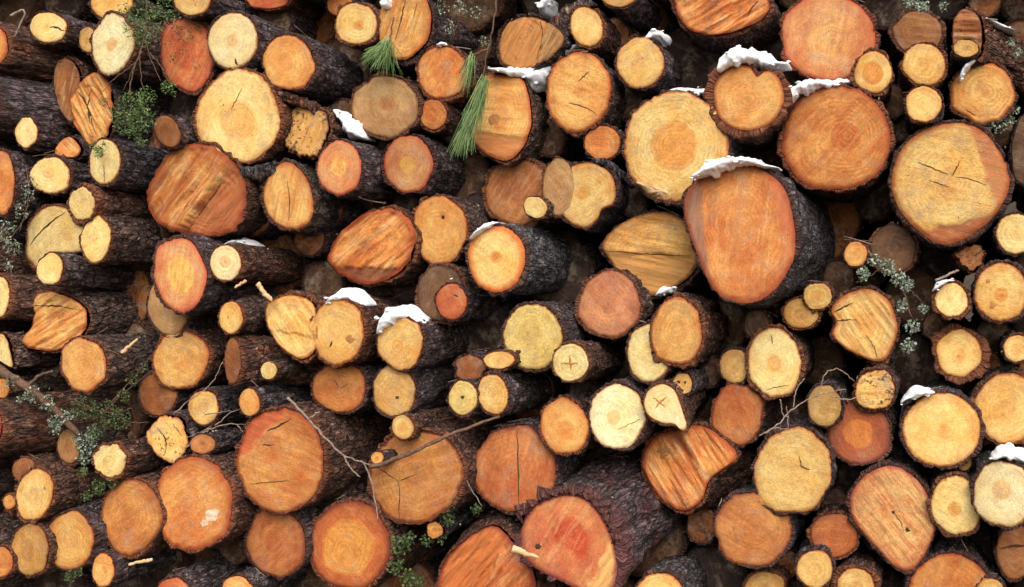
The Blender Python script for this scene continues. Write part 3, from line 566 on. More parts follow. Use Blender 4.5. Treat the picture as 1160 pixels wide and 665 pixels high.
    rl = np.linalg.norm(sec, axis=2); k_ = sc+fade*bump*l.get('rough', 1.0)/np.maximum(rl, .02)
    sec = sec*k_[..., None]
    rag = l.get('rag', .012)*(vnoise(ANG[None]*7+off, al*0+1., off)-.45)+l.get('rag', .012)*1.2*(vnoise(ANG[None]*23, al*0+3., off)-.5)
    sl = np.tile(srow[:, None], (1, K)); sl[0] += .0; sl[1] += rag[0]; sl[2] += rag[0]*.9
    if tear: sl[:3] += .02
    V = sec[..., :1]*e1+sec[..., 1:]*e2+sl[..., None]*d
    if stp:
        dd = (O-A)@sn_; V[0] -= (.45*stp[4]/(1+np.exp(-np.clip(dd/.0025, -40, 40))))[:, None]*nrm
    V = V.reshape(-1, 3)
    V = np.concatenate([V, [d*LEN]]); q = grid_quads(NS, K); t = np.stack([np.full(K, len(V)-1), (NS-1)*K+(j+1) % K, (NS-1)*K+j], -1)
    if flip: pass
    else: q = q[:, ::-1]; t = t[:, ::-1]
    me = mesh('bark', V, q, True, t)
    uvb = np.concatenate([np.stack([np.tile(np.abs(((ANG+.7) % (2*np.pi))-np.pi)*rad, (NS, 1)), np.tile(srow[:, None], (1, K))], -1).reshape(-1, 2), [[0, LEN]]]); set_uv(me, uvb)
    bo = obj('bark', me, M_BARK, root)
    bo['bark_c'], bo['bark_d'], bo['inner'] = [jit(c) for c in br]
    bo['flake'] = float(l.get('flake', rs.uniform(.1, .7))); bo['lichen'] = float(l.get('lichen', rs.uniform(.2, .8))); bo['moss'] = float(l.get('moss', 0)); bo['inner_w'] = float(l.get('inw', .035))
    # marks on the cut end
    for ck in l.get('cracks', ()):
        pts, wd = ck; kind = 'crack'
        if isinstance(pts[0], str): kind, pts = pts[0], pts[1:]
        p = smooth_line(pts, 14); p = p+rs.normal(0, .35, p.shape)
        tg = np.gradient(p, axis=0); tg /= np.linalg.norm(tg, axis=1)[:, None]+1e-9; pr = np.stack([-tg[:, 1], tg[:, 0]], -1)
        hw = wd*.27*np.sin(np.linspace(.25, math.pi-.12, 14))*rs.uniform(.7, 1.2, 14)
        cols = []
        for f, lift in ((-1, .0005), (0, .003), (1, .0005)):
            q2 = flat(*(p+pr*hw[:, None]*f).T); cols.append(q2[:, :1]*e1+q2[:, 1:]*e2+(height(q2)+lift)[:, None]*nrm)
        Vc = np.stack(cols, 1).reshape(-1, 3); obj(kind, mesh(kind, Vc, grid_quads(14, 3, False)), M_CRACK if kind == 'crack' else M_MARK, fo)
    for (kx, ky, kr, dark) in l.get('knots', ()):
        th = np.linspace(0, 2*np.pi, 12, endpoint=False); rr_ = kr*(1+.2*rs.normal(size=12)); p = np.stack([kx+rr_*np.cos(th), ky+rr_*np.sin(th)], -1)
        p = np.concatenate([[[kx, ky]], kx*0+p]); q2 = flat(*p.T); hh = height(q2)+np.concatenate([[.004], np.full(12, .0008)])
        Vc = q2[:, :1]*e1+q2[:, 1:]*e2+hh[:, None]*nrm; i = np.arange(12)
        obj('knot', mesh('knot', Vc, np.zeros((0, 4)), True, np.stack([np.zeros(12, int), 1+i, 1+(i+1) % 12], -1)), M_CRACK if dark == 1 else M_PALE if dark == 2 else M_MARK, fo)
    for q in range(l.get('shards', 0)):
        a0 = l['sh_from']+(l['sh_to']-l['sh_from'])*(q+rs.random())/l['shards']; k0 = int(np.argmax((O/np.linalg.norm(O, axis=1)[:, None])@np.array([sgn*math.cos(a0), math.sin(a0)])))
        o2 = O[k0]; u2 = o2/np.linalg.norm(o2); pp = np.array([-u2[1], u2[0]]); wd, ln = rs.uniform(.022, .05), rs.uniform(.03, .085)
        base = o2*1.02; tip = o2*1.02+u2*ln+pp*rs.normal(0, .03); b3 = lambda v, h_: v[0]*e1+v[1]*e2+h_*nrm
        Vc = [b3(base-pp*wd-u2*.02, -.01), b3(base+pp*wd-u2*.02, -.01), b3(base+u2*.01, .025), b3((base+tip)/2-pp*wd*.7, -.005), b3((base+tip)/2+pp*wd*.8, -.01), b3((base+tip)/2, .02), b3(tip, rs.uniform(-.02, .03))]
        sm = mesh('splinter', Vc, [[0, 2, 5, 3], [2, 1, 4, 5]], False, [[3, 5, 6], [5, 4, 6]]); set_uv(sm, [[v[0], v[1]] for v in Vc])
        so = obj('splinter', sm, M_BARK, root); so['bark_c'], so['bark_d'], so['inner'] = jit((.16, .08, .08)), jit((.27, .14, .125)), jit((.20, .08, .07)); so['flake'] = 1.; so['lichen'] = 0.; so['moss'] = 0.; so['inner_w'] = .3
    l['root'], l['C'], l['d'], l['e1'], l['e2'], l['rad'] = root, C, d, e1, e2, rad
    return root
for i, l in enumerate(LOGS): build_log(l, 100+i)

# ------------------------------------------------------------------ darker logs deep in the gaps, and the pile's own logs round the view
STEP = 5
gx, gy = np.meshgrid(np.arange(-190, 1350, STEP), np.arange(-170, 735, STEP))
dmap = np.full(gx.shape, 1e9)
def cut(x, y, rx, ry):
    global dmap
    ex = np.sqrt(((gx-x)/rx)**2+((gy-y)/ry)**2); dmap = np.minimum(dmap, (ex-1)*min(rx, ry))
for l in LOGS: cut(l['x'], l['y'], l['rx'], l['ry'])
inside = (gx > -15) & (gx < 1175) & (gy > -15) & (gy < 680)
rs = np.random.default_rng(21); NG = 0; used = set(l['label'] for l in LOGS)
main = list(LOGS); mp = np.array([[l['x'], l['y']] for l in main])
def gap_label(x, y):
    dd = np.hypot(*(mp-[x, y]).T)
    for k in np.argsort(dd)[:6]:
        v = np.array([x, y])-mp[k]; side = ('to the right of' if v[0] > 0 else 'to the left of') if abs(v[0]) > abs(v[1]) else ('under' if v[1] > 0 else 'above')
        s = 'dark log deep '+side+' the '+main[k]['label']
        if len(s.split()) <= 16 and s not in used: used.add(s); return s
    return 'dark shaded log end deep in a gap between brighter cut ends'
def edge_label(x, y):
    side = 'past the left edge' if x < 0 else 'past the right edge' if x > 1160 else 'above the top edge' if y < 0 else 'below the bottom edge'
    for k in np.argsort(np.hypot(*(mp-[x, y]).T))[:8]:
        s = 'log '+side+' near the '+main[k]['label']
        if len(s.split()) <= 16 and s not in used: used.add(s); return s
    return 'log stacked '+side
fill = []
while NG < 136:
    m = np.where(inside, dmap, -1); k = np.unravel_index(np.argmax(m), m.shape); dm = m[k]
    if dm < 5: break
    r = min(dm*1.18+3, 42); x, y = float(gx[k]), float(gy[k]); cut(x, y, r, r); NG += 1
    fill.append(dict(x=x, y=y, rx=r*.92, ry=r, tone=('dark', 'dim', 'dim', 'dark', 'brown')[rs.integers(5)], label=gap_label(x, y), Y=base_y(x, y)+(.38 if r > 22 else .20)+rs.uniform(0, .16), lo=True, bark=('dark', 'dark', 'brown', 'grey')[rs.integers(4)], lichen=.5, streak=.2, group='shaded logs deep in the gaps', dirt=1.0, rings=.9, heart=(.4, .8)))  # dim and dark tones paint the gap shade into these ends
NB = 0
while NB < 75:
    m = np.where(inside, -1, dmap); k = np.unravel_index(np.argmax(m), m.shape); dm = m[k]
    if dm < 15: break
    x, y = float(gx[k]), float(gy[k]); r = min(dm*1.02, 62)
    Y = base_y(x, y)+rs.uniform(-.05, .1); z = at(x, y, Y)[2]; sc = (Y+5.5)/F
    if z-r*sc < 0: r = z/sc
    cut(x, y, max(r, 12), max(r, 12)); NB += 1
    if r < 10: continue
    fill.append(dict(x=x, y=y, rx=r*.93, ry=r, tone=('apricot', 'yellow', 'orange', 'ochre', 'pale')[rs.integers(5)], label=edge_label(x, y), Y=Y, lo=True, group='logs past the edges of the view'))
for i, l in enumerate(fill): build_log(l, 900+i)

# ------------------------------------------------------------------ ground, and an added bank that blocks light from behind
gv = []; N = 60
xs = np.sign(np.linspace(-1, 1, N))*np.abs(np.linspace(-1, 1, N))**3*400
GX, GY = np.meshgrid(xs, xs, indexing='ij'); GZ = -.02+.05*(vnoise(GX*.7, GY*.7)-.5)*np.clip(1, 0, 1)-.02
obj('ground', mesh('ground', np.stack([GX, GY, GZ], -1).reshape(-1, 3), grid_quads(N, N, False)[:, ::-1]), M_GROUND, kind='structure')
bx, bz = np.meshgrid(np.linspace(-9, 11, 50), np.linspace(0, 1, 14), indexing='ij')
BY = 4.6+bz*1.6+.5*(vnoise(bx*.8, bz*4)-.5); BZ = -.1+bz*4.2+.4*(vnoise(bx*.7+5, bz*3)-.5)*bz
obj('light_block_bank', mesh('light_block_bank', np.stack([bx, BY, BZ], -1).reshape(-1, 3), grid_quads(50, 14, False)), M_GROUND, kind='structure')  # unseen bank, added to stop light leaking through the pile

# ------------------------------------------------------------------ snow, branches, moss
def yat(x, y):
    dd = np.sqrt(((x-PX[:, 0])/RR[:, 0])**2+((y-PX[:, 1])/RR[:, 1])**2); return LOGS[int(np.argmin(dd))]['Y']
def snow(pts, label, Y=None, deep=.11, fwd=.03):
    p = np.array(pts, float); Y = yat(*p[len(p)//2][:2]) if Y is None else Y
    n, mm = max(20, int(np.sum(np.hypot(*np.diff(p[:, :2], axis=0).T))/1.6)), 30; c = smooth_line(p, n); hw = c[:, 2]
    tg = np.gradient(c[:, :2], axis=0); tg /= np.linalg.norm(tg, axis=1)[:, None]+1e-9; pr = np.stack([tg[:, 1], -tg[:, 0]], -1)
    env = np.sqrt(np.clip(np.sin(np.linspace(.06, math.pi-.06, n)), 0, 1)); th = np.linspace(0, 2*np.pi, mm, endpoint=False)
    C = at(p[:, 0].mean(), p[:, 1].mean(), Y); sc = (Y-CAM[1])/F; d = unit(AX); V = np.zeros((n, mm, 3))
    tt = np.arange(n)*1.6; hw = hw*(.8+.5*vnoise(tt*.11+p[0, 0], 2.)+.45*(vnoise(tt*.3, p[0, 1])-.45))
    for i in range(n):
        b = at(c[i, 0], c[i, 1], Y)+d*(deep-fwd); off = np.sign(np.cos(th))*np.abs(np.cos(th))**.8*hw[i]*sc*env[i]; dp = np.sin(th)*deep*(.55+.45*env[i])
        nz = 1+.9*(vnoise(i*.13+p[0, 0], np.cos(th)*1.5+5, np.sin(th)*1.5)-.5)+.5*(vnoise(i*.3+p[0, 1], np.cos(th)*3+5, np.sin(th)*3)-.5)+.12*(vnoise(i*.55+p[0, 1], np.cos(th)*6+5, np.sin(th)*6)-.5)
        V[i] = b+(off*nz)[:, None]*np.array([pr[i, 0], 0, -pr[i, 1]])+(dp*(1+.3*(nz-1)))[:, None]*d
    V = V.reshape(-1, 3)-C; V = np.concatenate([V, V[:mm].mean(0)[None], V[-mm:].mean(0)[None]]); j = np.arange(mm); a = len(V)
    t = np.concatenate([np.stack([np.full(mm, a-2), j, (j+1) % mm], -1), np.stack([np.full(mm, a-1), (n-1)*mm+(j+1) % mm, (n-1)*mm+j], -1)])
    rs_ = np.random.default_rng(int(p[0, 0]*7+p[0, 1])); lumps = [(V, grid_quads(n, mm), t)]
    for _ in range(max(3, n//6)):
        i = rs_.integers(n); sd_ = rs_.choice([-1, 1]); q = at(c[i, 0]+pr[i, 0]*sd_*hw[i]*rs_.uniform(.45, .85), c[i, 1]+pr[i, 1]*sd_*hw[i]*rs_.uniform(.45, .85), Y)-C+d*rs_.uniform(-fwd, .03)
        r_ = rs_.uniform(.3, 1.0)*min(.013, .35*hw[i]*sc+.003); ph = np.linspace(.15, math.pi-.15, 5); ah = np.linspace(0, 2*np.pi, 7, endpoint=False)
        B = r_*np.array([1.4, 1.1, .7])*(1+.9*(rs_.random((5, 7))-.5))[..., None]*np.stack([np.sin(ph)[:, None]*np.cos(ah), np.sin(ph)[:, None]*np.sin(ah), np.cos(ph)[:, None]*np.ones(7)], -1)
        lumps.append((q+B.reshape(-1, 3), grid_quads(5, 7)[:, ::-1], np.concatenate([[[0, a_+1, a_+2] for a_ in range(5)], [[28, 28+a_+2, 28+a_+1] for a_ in range(5)]])))
    o = obj('snow_patch', mesh('snow_patch', *(lambda z: (z[0], z[1], True, z[2]))(join(lumps))), M_SNOW); o.location = C
    o['label'] = label; o['category'] = 'snow'; o['group'] = 'snow lying on the logs'
def blades(blobs, n, ln, wd, Y, rs, dirs=None, spread=1.0, depth=.05):
    """many small leaf blades spread through soft blobs (x, y, r in pixels)"""
    wts = np.array([b[2]**2 for b in blobs], float); pick = rs.choice(len(blobs), n, p=wts/wts.sum()); V = np.zeros((n, 4, 3))
    for i, k in enumerate(pick):
        bx, by, r = blobs[k][:3]; a, rr = rs.uniform(0, 6.28), r*math.sqrt(rs.random())
        P = at(bx+rr*math.cos(a), by+rr*math.sin(a), Y+rs.normal(0, depth))
        D = unit(rs.normal(size=3) if dirs is None else np.array(dirs)+spread*rs.normal(size=3)*.3); W = unit(np.cross(D, rs.normal(size=3)))
        l_, w_ = ln*rs.uniform(.5, 1.4), wd*rs.uniform(.6, 1.3); V[i] = [P-W*w_*.4, P+D*l_*.5-W*w_, P+D*l_, P+D*l_*.5+W*w_]
    return V.reshape(-1, 3), np.arange(4*n).reshape(-1, 4), np.zeros((0, 3), int)
def twig(pts, r0, r1, Y, rs, sides=6):
    p = smooth_line([(a[0], a[1]) for a in pts], max(8, len(pts)*5)); p = p+rs.normal(0, .5, p.shape)
    ys = np.interp(np.linspace(0, 1, len(p)), np.linspace(0, 1, len(pts)), [a[2] if len(a) > 2 else 0 for a in pts])
    P = np.array([at(a[0], a[1], Y+b) for a, b in zip(p, ys)]); return tube(P, np.linspace(r0, r1, len(P)), sides, .5)
def plant(name, label, cat, base, Y, parts, group=None):
    """parts: (part name, material, geometry)"""
    C = at(base[0], base[1], Y); root = empty(name, C, label, cat, group)
    for nm, mat, (V, Q, T_) in parts:
        o = obj(nm, mesh(nm, V-C, Q, nm not in ('foliage', 'needles', 'lichen', 'moss'), T_), mat, root)
        if nm in ('foliage', 'needles', 'lichen', 'moss'): o['kind'] = 'stuff'
    return root
def plate(name, label, poly, Y, mat, cat, thick=.03, tone='brown'):
    P = np.array(poly, float); P = np.concatenate([P, P[:1]]); s_ = np.concatenate([[0], np.cumsum(np.hypot(*np.diff(P, axis=0).T))]); t_ = np.linspace(0, s_[-1], 40, endpoint=False)
    O = np.stack([np.interp(t_, s_, P[:, 0]), np.interp(t_, s_, P[:, 1])], -1); O = O+np.random.default_rng(len(label)).normal(0, 1.0, O.shape); m_ = O.mean(0); C = at(*m_, Y); rows = []
    for f, back in ((.02, 0), (.3, .002), (.6, .006), (.85, .012), (1, .03), (.95, .03+thick)):
        q = m_+(O-m_)*f; w_ = np.array([at(a, b, Y) for a, b in q]); w_[:, 1] += back+.03*(vnoise(w_[:, 0]*40, w_[:, 2]*14, Y)-.5)+.018*(vnoise(w_[:, 0]*110, w_[:, 2]*50, Y)-.5); rows.append(w_-C)
    V = np.concatenate(rows); q = grid_quads(6, 40); j = np.arange(40); V = np.concatenate([V, V[:40].mean(0)[None], V[-40:].mean(0)[None]])
    t = np.concatenate([np.stack([np.full(40, len(V)-2), j, (j+1) % 40], -1), np.stack([np.full(40, len(V)-1), 200+(j+1) % 40, 200+j], -1)])
    me = mesh(name, V, q, True, t); set_uv(me, V[:, [0, 2]]+.6); o = obj(name, me, mat); o.location = C
    o['label'] = label; o['category'] = cat; o['group'] = 'loose bark and torn wood'
    o['bark_c'], o['bark_d'], o['inner'] = [list(c) for c in BARK[tone]]; o['flake'] = .8; o['lichen'] = .3; o['moss'] = 0.; o['inner_w'] = 0.
# snow: (x, y, half thickness) along each patch
snow([(376,124,7),(386,132,8),(396,144,9),(411,156,6)],'slushy snow between the rotten stub and grey tan end')
snow([(552,77,3),(578,80,4),(598,83,9),(608,84,12),(620,74,9),(636,62,7),(650,53,5),(659,50,3)],'long ragged snow strip above the blocky orange end',Y=yat(600,110)-.02,deep=.09)
snow([(729,44,3),(738,40,6),(749,38,7),(751,44,3)],'small snow tuft on the dirty topped yellow end')
snow([(812,79,4),(822,66,9),(838,62,9),(854,65,10),(868,68,8),(880,72,5),(893,72,4)],'thick snow cap on the notched orange end')
snow([(894,120,3),(896,106,8),(904,98,9),(925,95,7),(945,94,6),(970,92,3)],'snow wedge between two large orange ends')
snow([(758,101,3),(772,103,4),(788,104,4),(804,103,5)],'thin snow line on the big yellow end')
snow([(783,200,4),(800,191,7),(814,186,8),(832,181,5),(848,182,4),(864,187,4),(882,190,3)],'snow on the shoulder of the biggest red orange end',Y=yat(838,260)-.01,deep=.1)
snow([(531,271,2),(543,261,3),(556,254,4),(566,252,2)],'thin snow rim on the orange ringed yellow end')
snow([(251,280,2),(262,274,4),(274,274,4),(283,278,2)],'thin snow on the small cream end')
snow([(368,345,4),(376,337,5),(390,333,7),(401,339,5),(411,346,4)],'snow arch on the mottled yellow end')
snow([(425,378,4),(430,368,6),(440,358,8),(455,355,9),(468,360,7),(479,371,4)],'round snow cap on the yellow end in the middle')
snow([(506,321,2),(516,317,6),(525,320,4)],'tiny snow lump on the small red end')
snow([(742,335,3),(751,328,6),(762,327,5),(769,329,3)],'snow tuft above the orange oval end')
snow([(1056,330,3),(1064,323,4),(1074,318,3),(1082,318,2)],'snow along the rim of a small pale end')
snow([(1020,457,3),(1028,449,5),(1042,444,5),(1059,445,3)],'snow on the large yellow disc')
snow([(1124,521,5),(1134,514,8),(1148,514,9),(1166,524,8)],'thick snow on the cream disc at the right edge')
snow([(608,2,4),(613,10,5),(622,-4,6)],'snow scrap at the top edge by the split brown end',Y=yat(600,40)+.15)
snow([(431,1,3),(437,6,4),(440,-3,3)],'snow scrap at the top beside the splintered end')
snow([(1087,90,2),(1092,78,3),(1102,69,3),(1108,68,2)],'snow arc on the round apricot end')
snow([(1112,18,1.5),(1130,28,2.5),(1150,34,2)],'snow line on the flaking bark log',Y=yat(1096,42)+.05)
snow([(494,52,1.5),(502,50,2.5),(510,52,1.5)],'thin snow crust on the scuffed orange end')

rs = np.random.default_rng(77)
GV = 'loose branches and greenery on the pile'
# hanging juniper like branch with two leafy clumps
Y = min(yat(127,50), yat(104,122))-.12
tw = [twig([(165,-8),(168,25),(162,52),(150,80),(146,110)],.006,.003,Y,rs)]
for a in ([(164,45,0),(172,70),(182,92,-.03)],[(160,58),(148,84),(140,104,.02)],[(158,64),(160,90),(166,112)],[(166,30),(150,30),(140,38)],[(156,70),(130,88),(112,108)],[(170,60),(186,80),(192,98)]):
    tw.append(twig(a,.003,.0015,Y,rs,5))
gr = join([blades([(158,14,15),(172,26,14),(150,32,11),(182,6,13),(163,45,9),(140,10,8),(195,18,8)],1050,.016,.003,Y,rs,depth=.04), blades([(150,120,18),(160,136,15),(140,140,12),(165,110,12),(128,128,8),(152,150,8),(160,160,5)],1300,.017,.0032,Y,rs,depth=.04), blades([(190,98,8),(196,106,4),(112,172,7),(118,116,5)],330,.014,.003,Y,rs,depth=.02)])
plant('conifer_branch','leafy green branch hanging over the torn orange slab','branch',(165,0),Y,[('twig',M_DTWIG,join(tw)),('foliage',M_GREEN,gr)],GV)
# moss scraps on the mossy red end
Y = yat(212,61)-.025
plant('moss_patch','green moss scraps scattered on the red brown end','moss',(212,55),Y,[('moss',M_MOSS,blades([(210,40,10),(196,66,6),(206,58,6),(222,74,4),(200,30,7),(226,30,6),(190,50,4)],330,.010,.003,Y,rs,depth=.008))],GV)
# pine needles
def needles(label, tufts, Y, sp, stem=None):
    parts = []
    G_ = []
    for (x, y, dx, dy, ln, nn) in tufts:
        V = []
        for i in range(nn):
            P = at(x+rs.normal(0, 3), y+rs.normal(0, 3), Y+rs.normal(0, .02)); D = unit(np.array([dx, -.35*rs.random(), dy])+sp*rs.normal(size=3)*np.array([.25, .3, .12])); Lg = ln*rs.uniform(.6, 1.1); W = unit(np.cross(D, [0.2, 1, .1]))*.0019
            sag = np.array([0, 0, -Lg*.08]); V += [P-W, P+W, P+D*Lg+sag+W*.3, P+D*Lg+sag-W*.3]
        G_.append((np.array(V), np.arange(len(V)).reshape(-1, 4), np.zeros((0, 3), int)))
    parts.append(('needles', M_NEEDLE, join(G_)))
    if stem: parts.insert(0, ('twig', M_DTWIG, join([twig(a, .005, .003, Y, rs) for a in stem])))
    plant('pine_sprig', label, 'pine sprig', (tufts[0][0], tufts[0][1]), Y, parts, GV)
needles('short green needle tuft above the grey tan end', [(438,48,-.5,-.8,.15,60),(440,50,.05,-1,.15,50),(430,55,-.9,-.6,.11,30)], yat(436,121)-.1, 1.1, [[(446,20),(441,48)]])
needles('long green needles drooping by the blocky orange end', [(548,90,-.28,-.95,.24,45),(545,110,-.35,-.93,.26,50),(532,128,-.25,-.95,.22,55),(534,66,-.2,-.95,.16,40),(526,150,-.2,-1,.11,40)], min(yat(567,134), yat(500,82))-.1, .55, [[(563,-8),(560,25),(552,60),(546,95)],[(553,55),(530,66),(520,82)],[(546,95),(536,125),(524,158)]])
# lichen covered branch, lower left
def lichen_branch(label, line, r0, r1, Y, blobs, n, extra=(), mat=None, tm=None):
    ps = [('twig', tm or M_DTWIG, join([twig(line, r0, r1, Y, rs)]+[twig(a, r1*.7, r1*.35, Y, rs, 5) for a in extra]))]
    if n: ps.append(('lichen', mat or M_LICH, blades(blobs, n, .014, .006, Y-.01, rs, depth=.015)))
    plant('lichen_branch', label, 'branch', line[0][:2], Y, ps, GV)
lichen_branch('grey lichened branch sloping in from the left edge', [(-12,412),(30,438),(64,464),(90,494)], .028, .016, yat(2,440)-.12, [(14,432,7),(36,446,9),(54,458,9),(64,478,9),(76,470,7),(24,452,5),(62,486,6)], 700, [[(30,438),(44,425),(60,420)]])
Y = yat(94,413)-.02
plant('moss_clump','mossy greenery below the rotten upper left orange end','moss',(115,465),Y,[('twig',M_DTWIG,join([twig(a,.003,.002,Y,rs,5) for a in ([(84,452),(118,470),(150,462)],[(120,462),(150,430),(170,405)],[(118,466),(140,445),(172,420)],[(130,470),(150,480),(168,478)])])),('moss',M_MOSS,blades([(95,462,14),(120,470,16),(136,474,13),(110,490,9),(150,430,7),(162,415,6),(140,448,8)],1300,.013,.004,Y,rs,depth=.04))],GV)
Y = yat(77,506)-.05
plant('lichen_clump','pale lichen tuft over the tan oval end','lichen',(97,505),Y,[('lichen',M_LICH,blades([(98,504,12),(104,490,8),(94,520,7),(90,496,6)],620,.014,.005,Y,rs,depth=.03))],GV)
Y = yat(124,522)+.05
plant('moss_clump','dark green moss under the pale speckled end','moss',(108,555),Y,[('moss',M_MOSS,blades([(112,552,9),(98,562,6),(128,548,6),(94,534,6)],500,.013,.005,Y,rs,depth=.03))],GV)
Y = yat(118,183)-.03
plant('moss_clump','green sprig lying on the mossy pale oval end','moss',(112,172),Y,[('moss',M_GREEN,blades([(113,172,5),(107,166,5),(118,163,3)],170,.012,.003,Y,rs,depth=.01))],GV)
Y = yat(56,199)+.04
plant('lichen_clump','tangled grey lichen along the upper left edge','lichen',(22,245),Y,[('twig',M_DTWIG,join([twig(a,.003,.002,Y-.04,rs,5) for a in ([(30,190),(34,225),(22,262)],[(10,240),(30,232),(42,210)],[(2,285),(18,262),(34,240)],[(12,300),(16,330),(10,360)])])),('lichen',M_LICH,blades([(32,222,7),(24,240,9),(10,255,9),(14,280,10),(4,268,7),(36,206,5),(26,212,4),(8,300,6)],620,.015,.004,Y-.02,rs,depth=.04))],GV)
Y = yat(977,367)+.06
lichen_branch('lichen tangle right of the frayed yellow end', [(982,284),(1002,300),(1022,324),(1032,360)], .008, .004, Y-.1, [(990,295,7),(1004,302,9),(1016,314,8),(1028,322,8),(1022,346,7),(978,310,7),(1034,370,8),(1030,392,8),(1046,350,5)], 900, [[(1002,300),(985,314),(970,320)],[(1022,324),(1040,335),(1050,352)]])
Y = yat(1096,42)+.1
plant('lichen_clump','pale lichen at the top right of the pinkish end','lichen',(1042,6),Y,[('lichen',M_LICH,blades([(1034,2,8),(1046,8,7),(1068,8,5),(1028,-4,8)],380,.014,.005,Y,rs,depth=.03))],GV)
Y = yat(1113,105)+.02
plant('lichen_clump','pale lichen under the round apricot end','lichen',(1136,140),Y,[('lichen',M_LICH,blades([(1132,142,8),(1142,136,7),(1120,144,5),(1150,124,5),(1154,60,6),(1146,48,5)],420,.013,.005,Y,rs,depth=.03))],GV)
Y = yat(500,82)+.04
plant('lichen_clump','lichen flecks on black bark near the top middle','lichen',(520,25),Y,[('lichen',M_LICH,blades([(500,8,9),(520,6,8),(510,30,8),(494,26,4),(538,14,8),(548,46,6),(492,26,3)],300,.011,.004,Y,rs,depth=.03))],GV)
Y = yat(470,540)+.0
plant('moss_clump','green leafy moss at the bottom right of the large orange end','moss',(455,625),Y,[('moss',M_MOSS,blades([(452,618,11),(464,610,7),(448,640,10),(462,654,9),(474,662,8),(504,588,10),(512,575,7),(484,612,6),(540,578,6),(500,610,5)],1100,.016,.0065,Y,rs,depth=.05))],GV)
Y = yat(116,646)-.02
plant('moss_clump','bright green leaf scrap at the bottom left','moss',(84,653),Y,[('moss',M_MOSS,blades([(82,652,7),(90,648,4),(76,656,3)],160,.012,.006,Y,rs,depth=.01))],GV)
# twigs and sticks
def stick(name, label, lines, r0, r1, Y, mat, cat='twig'):
    V, Q, T_ = join([twig(a, r0*(1 if i == 0 else .7), r1, Y, rs) for i, a in enumerate(lines)]); C = at(*lines[0][0][:2], Y)
    o = obj(name, mesh(name, V-C, Q, True, T_), mat); o.location = C; o['label'] = label; o['category'] = cat; o['group'] = GV
stick('branch','thin brown branch lying across the dull orange end',[[(420,529),(445,522),(482,505),(520,488),(566,472)]],.013,.006,yat(470,540)-.14,M_DTWIG,'branch')
stick('twig','pale forked twig right of the corner split end',[[(326,450),(350,476),(376,505),(392,518),(430,530)],[(388,514),(396,530),(408,540)],[(350,474),(362,466)],[(412,524),(420,542),(424,560),(428,590)]],.0075,.003,min(yat(317,522),yat(470,540))-.1,M_TWIG)
stick('twig','straight thin twig between the two dull orange ends',[[(516,520),(528,545),(546,574)]],.004,.002,yat(583,532)-.06,M_TWIG)
stick('twig','arching thin twigs above the plain yellow disc',[[(866,492),(884,478),(898,462),(925,447),(958,441)],[(884,452),(886,470),(894,474)],[(860,494),(876,484),(892,486)],[(898,462),(902,440),(912,428)],[(892,486),(893,472),(890,460)],[(926,450),(935,420),(950,416),(968,432)],[(940,448),(958,454),(976,450)]],.004,.002,min(yat(877,411),yat(934,460))-.08,M_TWIG)
stick('twig','pale bent twig near the pale slit end',[[(12,18),(30,8),(24,26),(16,42)]],.007,.003,yat(54,31)-.06,M_TWIG)
stick('twig','grey twigs beside the small yellow lichened end',[[(210,508),(228,490),(252,480),(282,482)],[(244,482),(262,466),(278,462)],[(232,470),(262,466)],[(268,480),(276,490)],[(196,470),(216,452),(240,436),(252,410)]],.005,.002,yat(230,462)-.06,M_TWIG)
stick('stick','pale peeled stick left of the flat sided yellow end',[[(292,322),(299,332),(308,340)]],.014,.012,yat(261,360)-.02,M_SPLINT,'stick')
stick('stick','white splinter on black bark below the large orange end',[[(146,640),(160,636),(173,634)]],.008,.010,yat(148,586)-.05,M_SPLINT,'stick')
stick('stick','pale thin stick leading to the crumbled brown stub',[[(1060,318),(1072,312),(1086,306)]],.005,.006,yat(1100,291)-.03,M_TWIG,'stick')
stick('splinter','bright splinter beside the raw red end',[[(580,622),(594,626),(610,632)]],.022,.006,yat(643,610)-.08,M_SPLINT,'splinter')
stick('splinter','orange bark splinter left of the green smudged end',[[(138,400),(146,392),(156,384)]],.012,.006,yat(204,408)+.0,M_SPLINT,'splinter')
stick('splinter','short pale splinter under the small cream end',[[(266,326),(272,322),(278,318)]],.006,.008,yat(255,298)-.0,M_SPLINT,'splinter')

plate('bark_strip','shaggy brown bark strip between apricot end and rotten stub',[(308,100),(330,104),(356,114),(376,130),(372,146),(352,122),(330,118),(316,112)],yat(347,148)-.01,M_BARK,'bark',tone='red')
plate('bark_strip','grey bark piece left of the smooth yellow oval end',[(622,22),(640,6),(662,-4),(678,2),(660,18),(650,44),(640,50)],yat(664,30)+.08,M_BARK,'bark',tone='brown')
plate('wood_strip','torn yellow wood strip under the big yellow end',[(722,206),(745,213),(772,214),(774,224),(752,225),(735,219)],yat(766,166)+.03,M_SPLINT,'wood strip',.05)
plate('bark_strip','thin bark strip slanting below the small dull orange end',[(664,176),(690,180),(712,196),(728,210),(718,212),(700,200),(680,188)],yat(664,220)-.03,M_BARK,'bark',tone='grey')
plate('bark_strip','lichened bark ridge under the big pale end',[(268,190),(296,186),(312,180),(316,192),(296,204),(276,202)],yat(326,223)+.02,M_BARK,'bark',tone='grey')

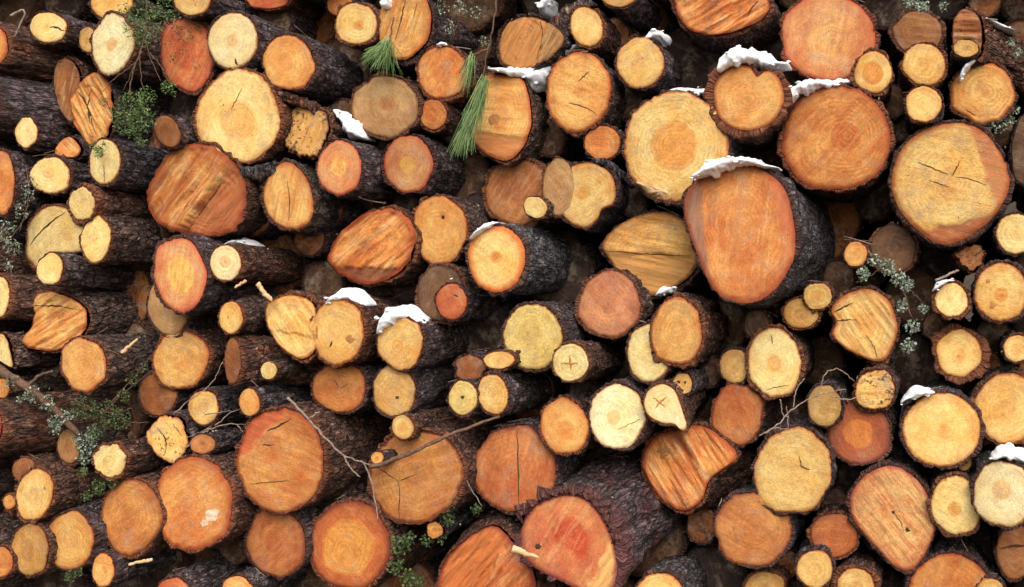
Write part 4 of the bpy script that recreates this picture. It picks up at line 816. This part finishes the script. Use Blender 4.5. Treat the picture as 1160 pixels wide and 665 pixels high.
# bark flakes and lichen crumbs lying on the upper sides of the logs
def litter(name, mat, n, s0, s1, label, seed):
    rs = np.random.default_rng(seed); V, Q = [], []; pool = LOGS+fill
    for i in range(n):
        l = pool[rs.integers(len(pool))]; s = .02+1.1*rs.random()**1.6; th = rs.normal(0, .75)+math.pi/2
        u = l['e1']*math.cos(th)+l['e2']*math.sin(th); P = l['C']+u*l['rad']*1.06+l['d']*s
        A = unit(np.cross(u, rs.normal(size=3))+u*rs.normal(0, .3)); B = unit(np.cross(u, A)+u*rs.normal(0, .35)); a, b = rs.uniform(s0, s1), rs.uniform(s0, s1)*.6
        V += [P-A*a, P-B*b+u*.002, P+A*a*rs.uniform(.6, 1), P+B*b+u*.003, P-u*.006]; k = 5*i
        Q += [[k, k+1, k+4], [k+1, k+2, k+4], [k+2, k+3, k+4], [k+3, k, k+4], [k, k+2, k+1], [k, k+3, k+2]]
    o = obj(name, mesh(name, np.array(V), np.zeros((0, 4)), False, np.array(Q)), mat, kind='stuff'); o['label'] = label; o['category'] = 'litter'
def twigs(name, mat, n, label, seed):
    rs = np.random.default_rng(seed); P_ = []; pool = LOGS+fill
    for i in range(n):
        l = pool[rs.integers(len(pool))]; s = .01+.9*rs.random()**1.4; th = rs.normal(0, .6)+math.pi/2; u = l['e1']*math.cos(th)+l['e2']*math.sin(th); P = l['C']+u*(l['rad']*1.07+.006)+l['d']*s
        A = unit(np.cross(u, rs.normal(size=3))+u*rs.normal(.05, .25)); ln = rs.uniform(.02, .09); k = np.linspace(-1, 1, 5)[:, None]
        P_.append(tube(P+A*k*ln+np.cross(A, u)*ln*rs.normal(0, .25)*k*k, np.linspace(.0032, .0016, 5), 4))
    V, Q, T_ = join(P_); o = obj(name, mesh(name, V, Q, True, T_), mat, kind='stuff'); o['label'] = label; o['category'] = 'litter'
twigs('twig_litter', M_TWIG, 330, 'scattered pale broken twigs lying on the bark', 8)
twigs('needle_litter', M_DTWIG, 500, 'scattered dark dry twigs lying on the bark', 9)
litter('bark_flakes', M_FLAKE, 3200, .006, .02, 'loose flakes of bark lying on the logs', 5)
litter('lichen_crumbs', M_LICH, 1500, .004, .010, 'small crumbs of pale lichen on the bark', 6)
litter('wood_chips', M_SPLINT, 260, .005, .012, 'pale saw chips lying on the bark', 7)
print('logs', len(LOGS), 'gap', NG, 'border', NB, 'tris', sum(len(o.data.loops)-2*len(o.data.polygons) for o in COL.objects if o.type == 'MESH'))
